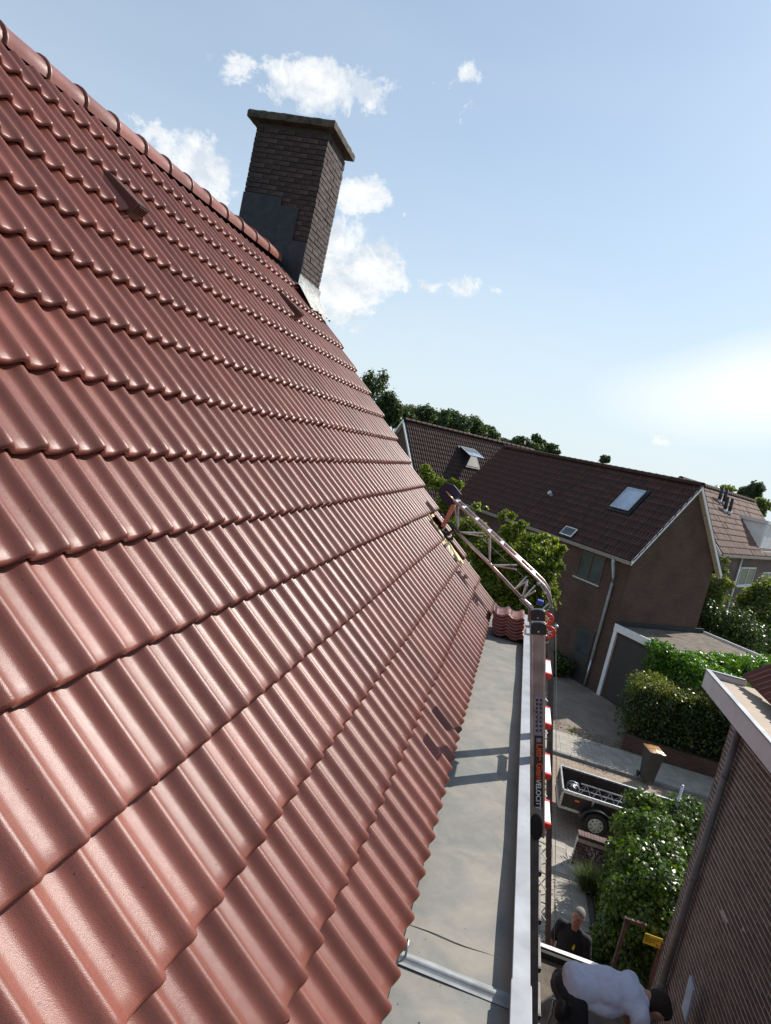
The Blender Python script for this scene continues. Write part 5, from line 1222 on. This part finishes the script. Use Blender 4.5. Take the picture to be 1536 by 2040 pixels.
sh = [('e', (0, T_ * .78, .975), (.200, .17, .115), RX_(-10)), ('e', (0, T_ * .48, .985), (.190, .22, .125), I3), ('e', (0, T_ * .18, .96), (.180, .18, .125), I3), ('e', (0, -.01, .955), (.182, .125, .128), I3), ('c', (-.17, T_ - .05, .97), (.17, T_ - .05, .97), .075, .075), ('c', (-.06, T_ + .0, .985), (.06, T_ + .0, .985), .05, .05), ('e', (.05, T_ * .4, .90), (.16, .22, .10), RX_(4))]
for s_ in (-1, 1): sh += [('c', (s_ * .185, T_ - .055, .95), (s_ * .225, T_ - .01, .70), .082, .088)]
blob('shirt', sh, M['shirt_w'], pw, .011, 16, wrinkle=.034)
tr_ = [('e', (0, -.05, .87), (.168, .115, .13), I3)]
for s_ in (-1, 1): tr_ += [('c', (s_ * .10, 0, .88), (s_ * .13, .10, .48), .108, .078), ('c', (s_ * .13, .10, .48), (s_ * .13, -.02, .12), .076, .062)]
blob('trousers', tr_, M['trouser'], pw, .012, 6, wrinkle=.02)
blob('tool_belt', [('e', (.0, -.035, .88), (.200, .172, .035), RX_(12)), ('e', (.17, -.12, .80), (.06, .06, .10), I3), ('e', (-.17, -.08, .80), (.06, .07, .10), I3)], M['dark'], pw, .012, 4)
for s_ in (-1, 1): blob('shoe', [('c', (s_ * .13, -.06, .05), (s_ * .14, .15, .04), .052, .043)], M['dark'], pw, .01, 3)
blob('hair', [('e', (0, T_ + .155, .975), (.090, .112, .100), RX_(-52)), ('e', (0, T_ + .09, .970), (.078, .07, .08), I3), ('e', (0, T_ + .22, .920), (.078, .06, .07), I3)], M['hair_d'], pw, .009, 3)
hmr = empty('hammer', 'claw hammer hanging from the belt of the man in white', 'hammer', tuple(U(1103, 1992, 1, hip.y - .12)))
MB().tube([(0, 0, 0), (.01, 0, -.12), (.01, 0, -.30)], .012, 8, rs=[.010, .012, .016]).build('handle', M['steel'], hmr, True)
MB().tube([(-.045, 0, -.012), (-.02, 0, .006), (.0, 0, .012), (.045, 0, .012)], .011, 8, rs=[.004, .008, .012, .014]).build('head', M['steel'], hmr, True)
p0 = U(1372, 1990, 0, 3.02)
o = MB().box((-.015, -.09, -.22), (.006, .09, .22)).build('pale_panel', M['cap_panel'], None, bevel=.003, loc=tuple(p0)); o.rotation_euler = (math.radians(8), math.radians(-6), 0); tag(o, 'pale blue narrow board leaning on the brick wall beside the bent man', 'board')

# leaf litter and small weeds along the pavement edge under the hedge
lt = MB()
for i in range(420):
    t_ = random.random(); x = 2.6 + 2.6 * t_ + random.gauss(0, .25); y = 11.35 + random.gauss(0, .28) + .5 * (1 - t_) * random.random(); s_ = random.uniform(.012, .04); a = random.uniform(0, 6.3); zz = G + .075 if y < 11.1 else G + .02
    lt.add([(x + s_ * math.cos(a), y + s_ * math.sin(a), zz), (x - s_ * .5 * math.sin(a), y + s_ * .5 * math.cos(a), zz + .012), (x - s_ * math.cos(a), y - s_ * math.sin(a), zz), (x + s_ * .5 * math.sin(a), y - s_ * .5 * math.cos(a), zz + .01)], [(0, 1, 2, 3)])
M['litter'] = mat('dry leaf litter', (.14, .105, .05), .9, .4, 3)
o = lt.build('leaf_litter', M['litter']); tag(o, 'dry leaf litter strewn along the pavement edge near the hedge', 'leaf litter', kind='stuff')
wd = empty('weed_tuft', 'small green weed tuft growing in the sunlit paving beside the hedge', 'plant', tuple(U(1140, 1457, 2, G + .01)))
wb = MB(); R3 = random.Random(9)
for i in range(90):
    a_ = R3.uniform(0, 6.28); l_ = R3.uniform(.06, .16); d = Vector((math.cos(a_) * .7, math.sin(a_) * .7, .6)); b0 = Vector((R3.gauss(0, .05), R3.gauss(0, .05), 0)); sd = Vector((-math.sin(a_), math.cos(a_), 0)) * .012
    wb.add([b0 - sd, b0 + sd, b0 + d * l_], [(0, 1, 2)])
wb.build('blades', M['leaf_olive'], wd)
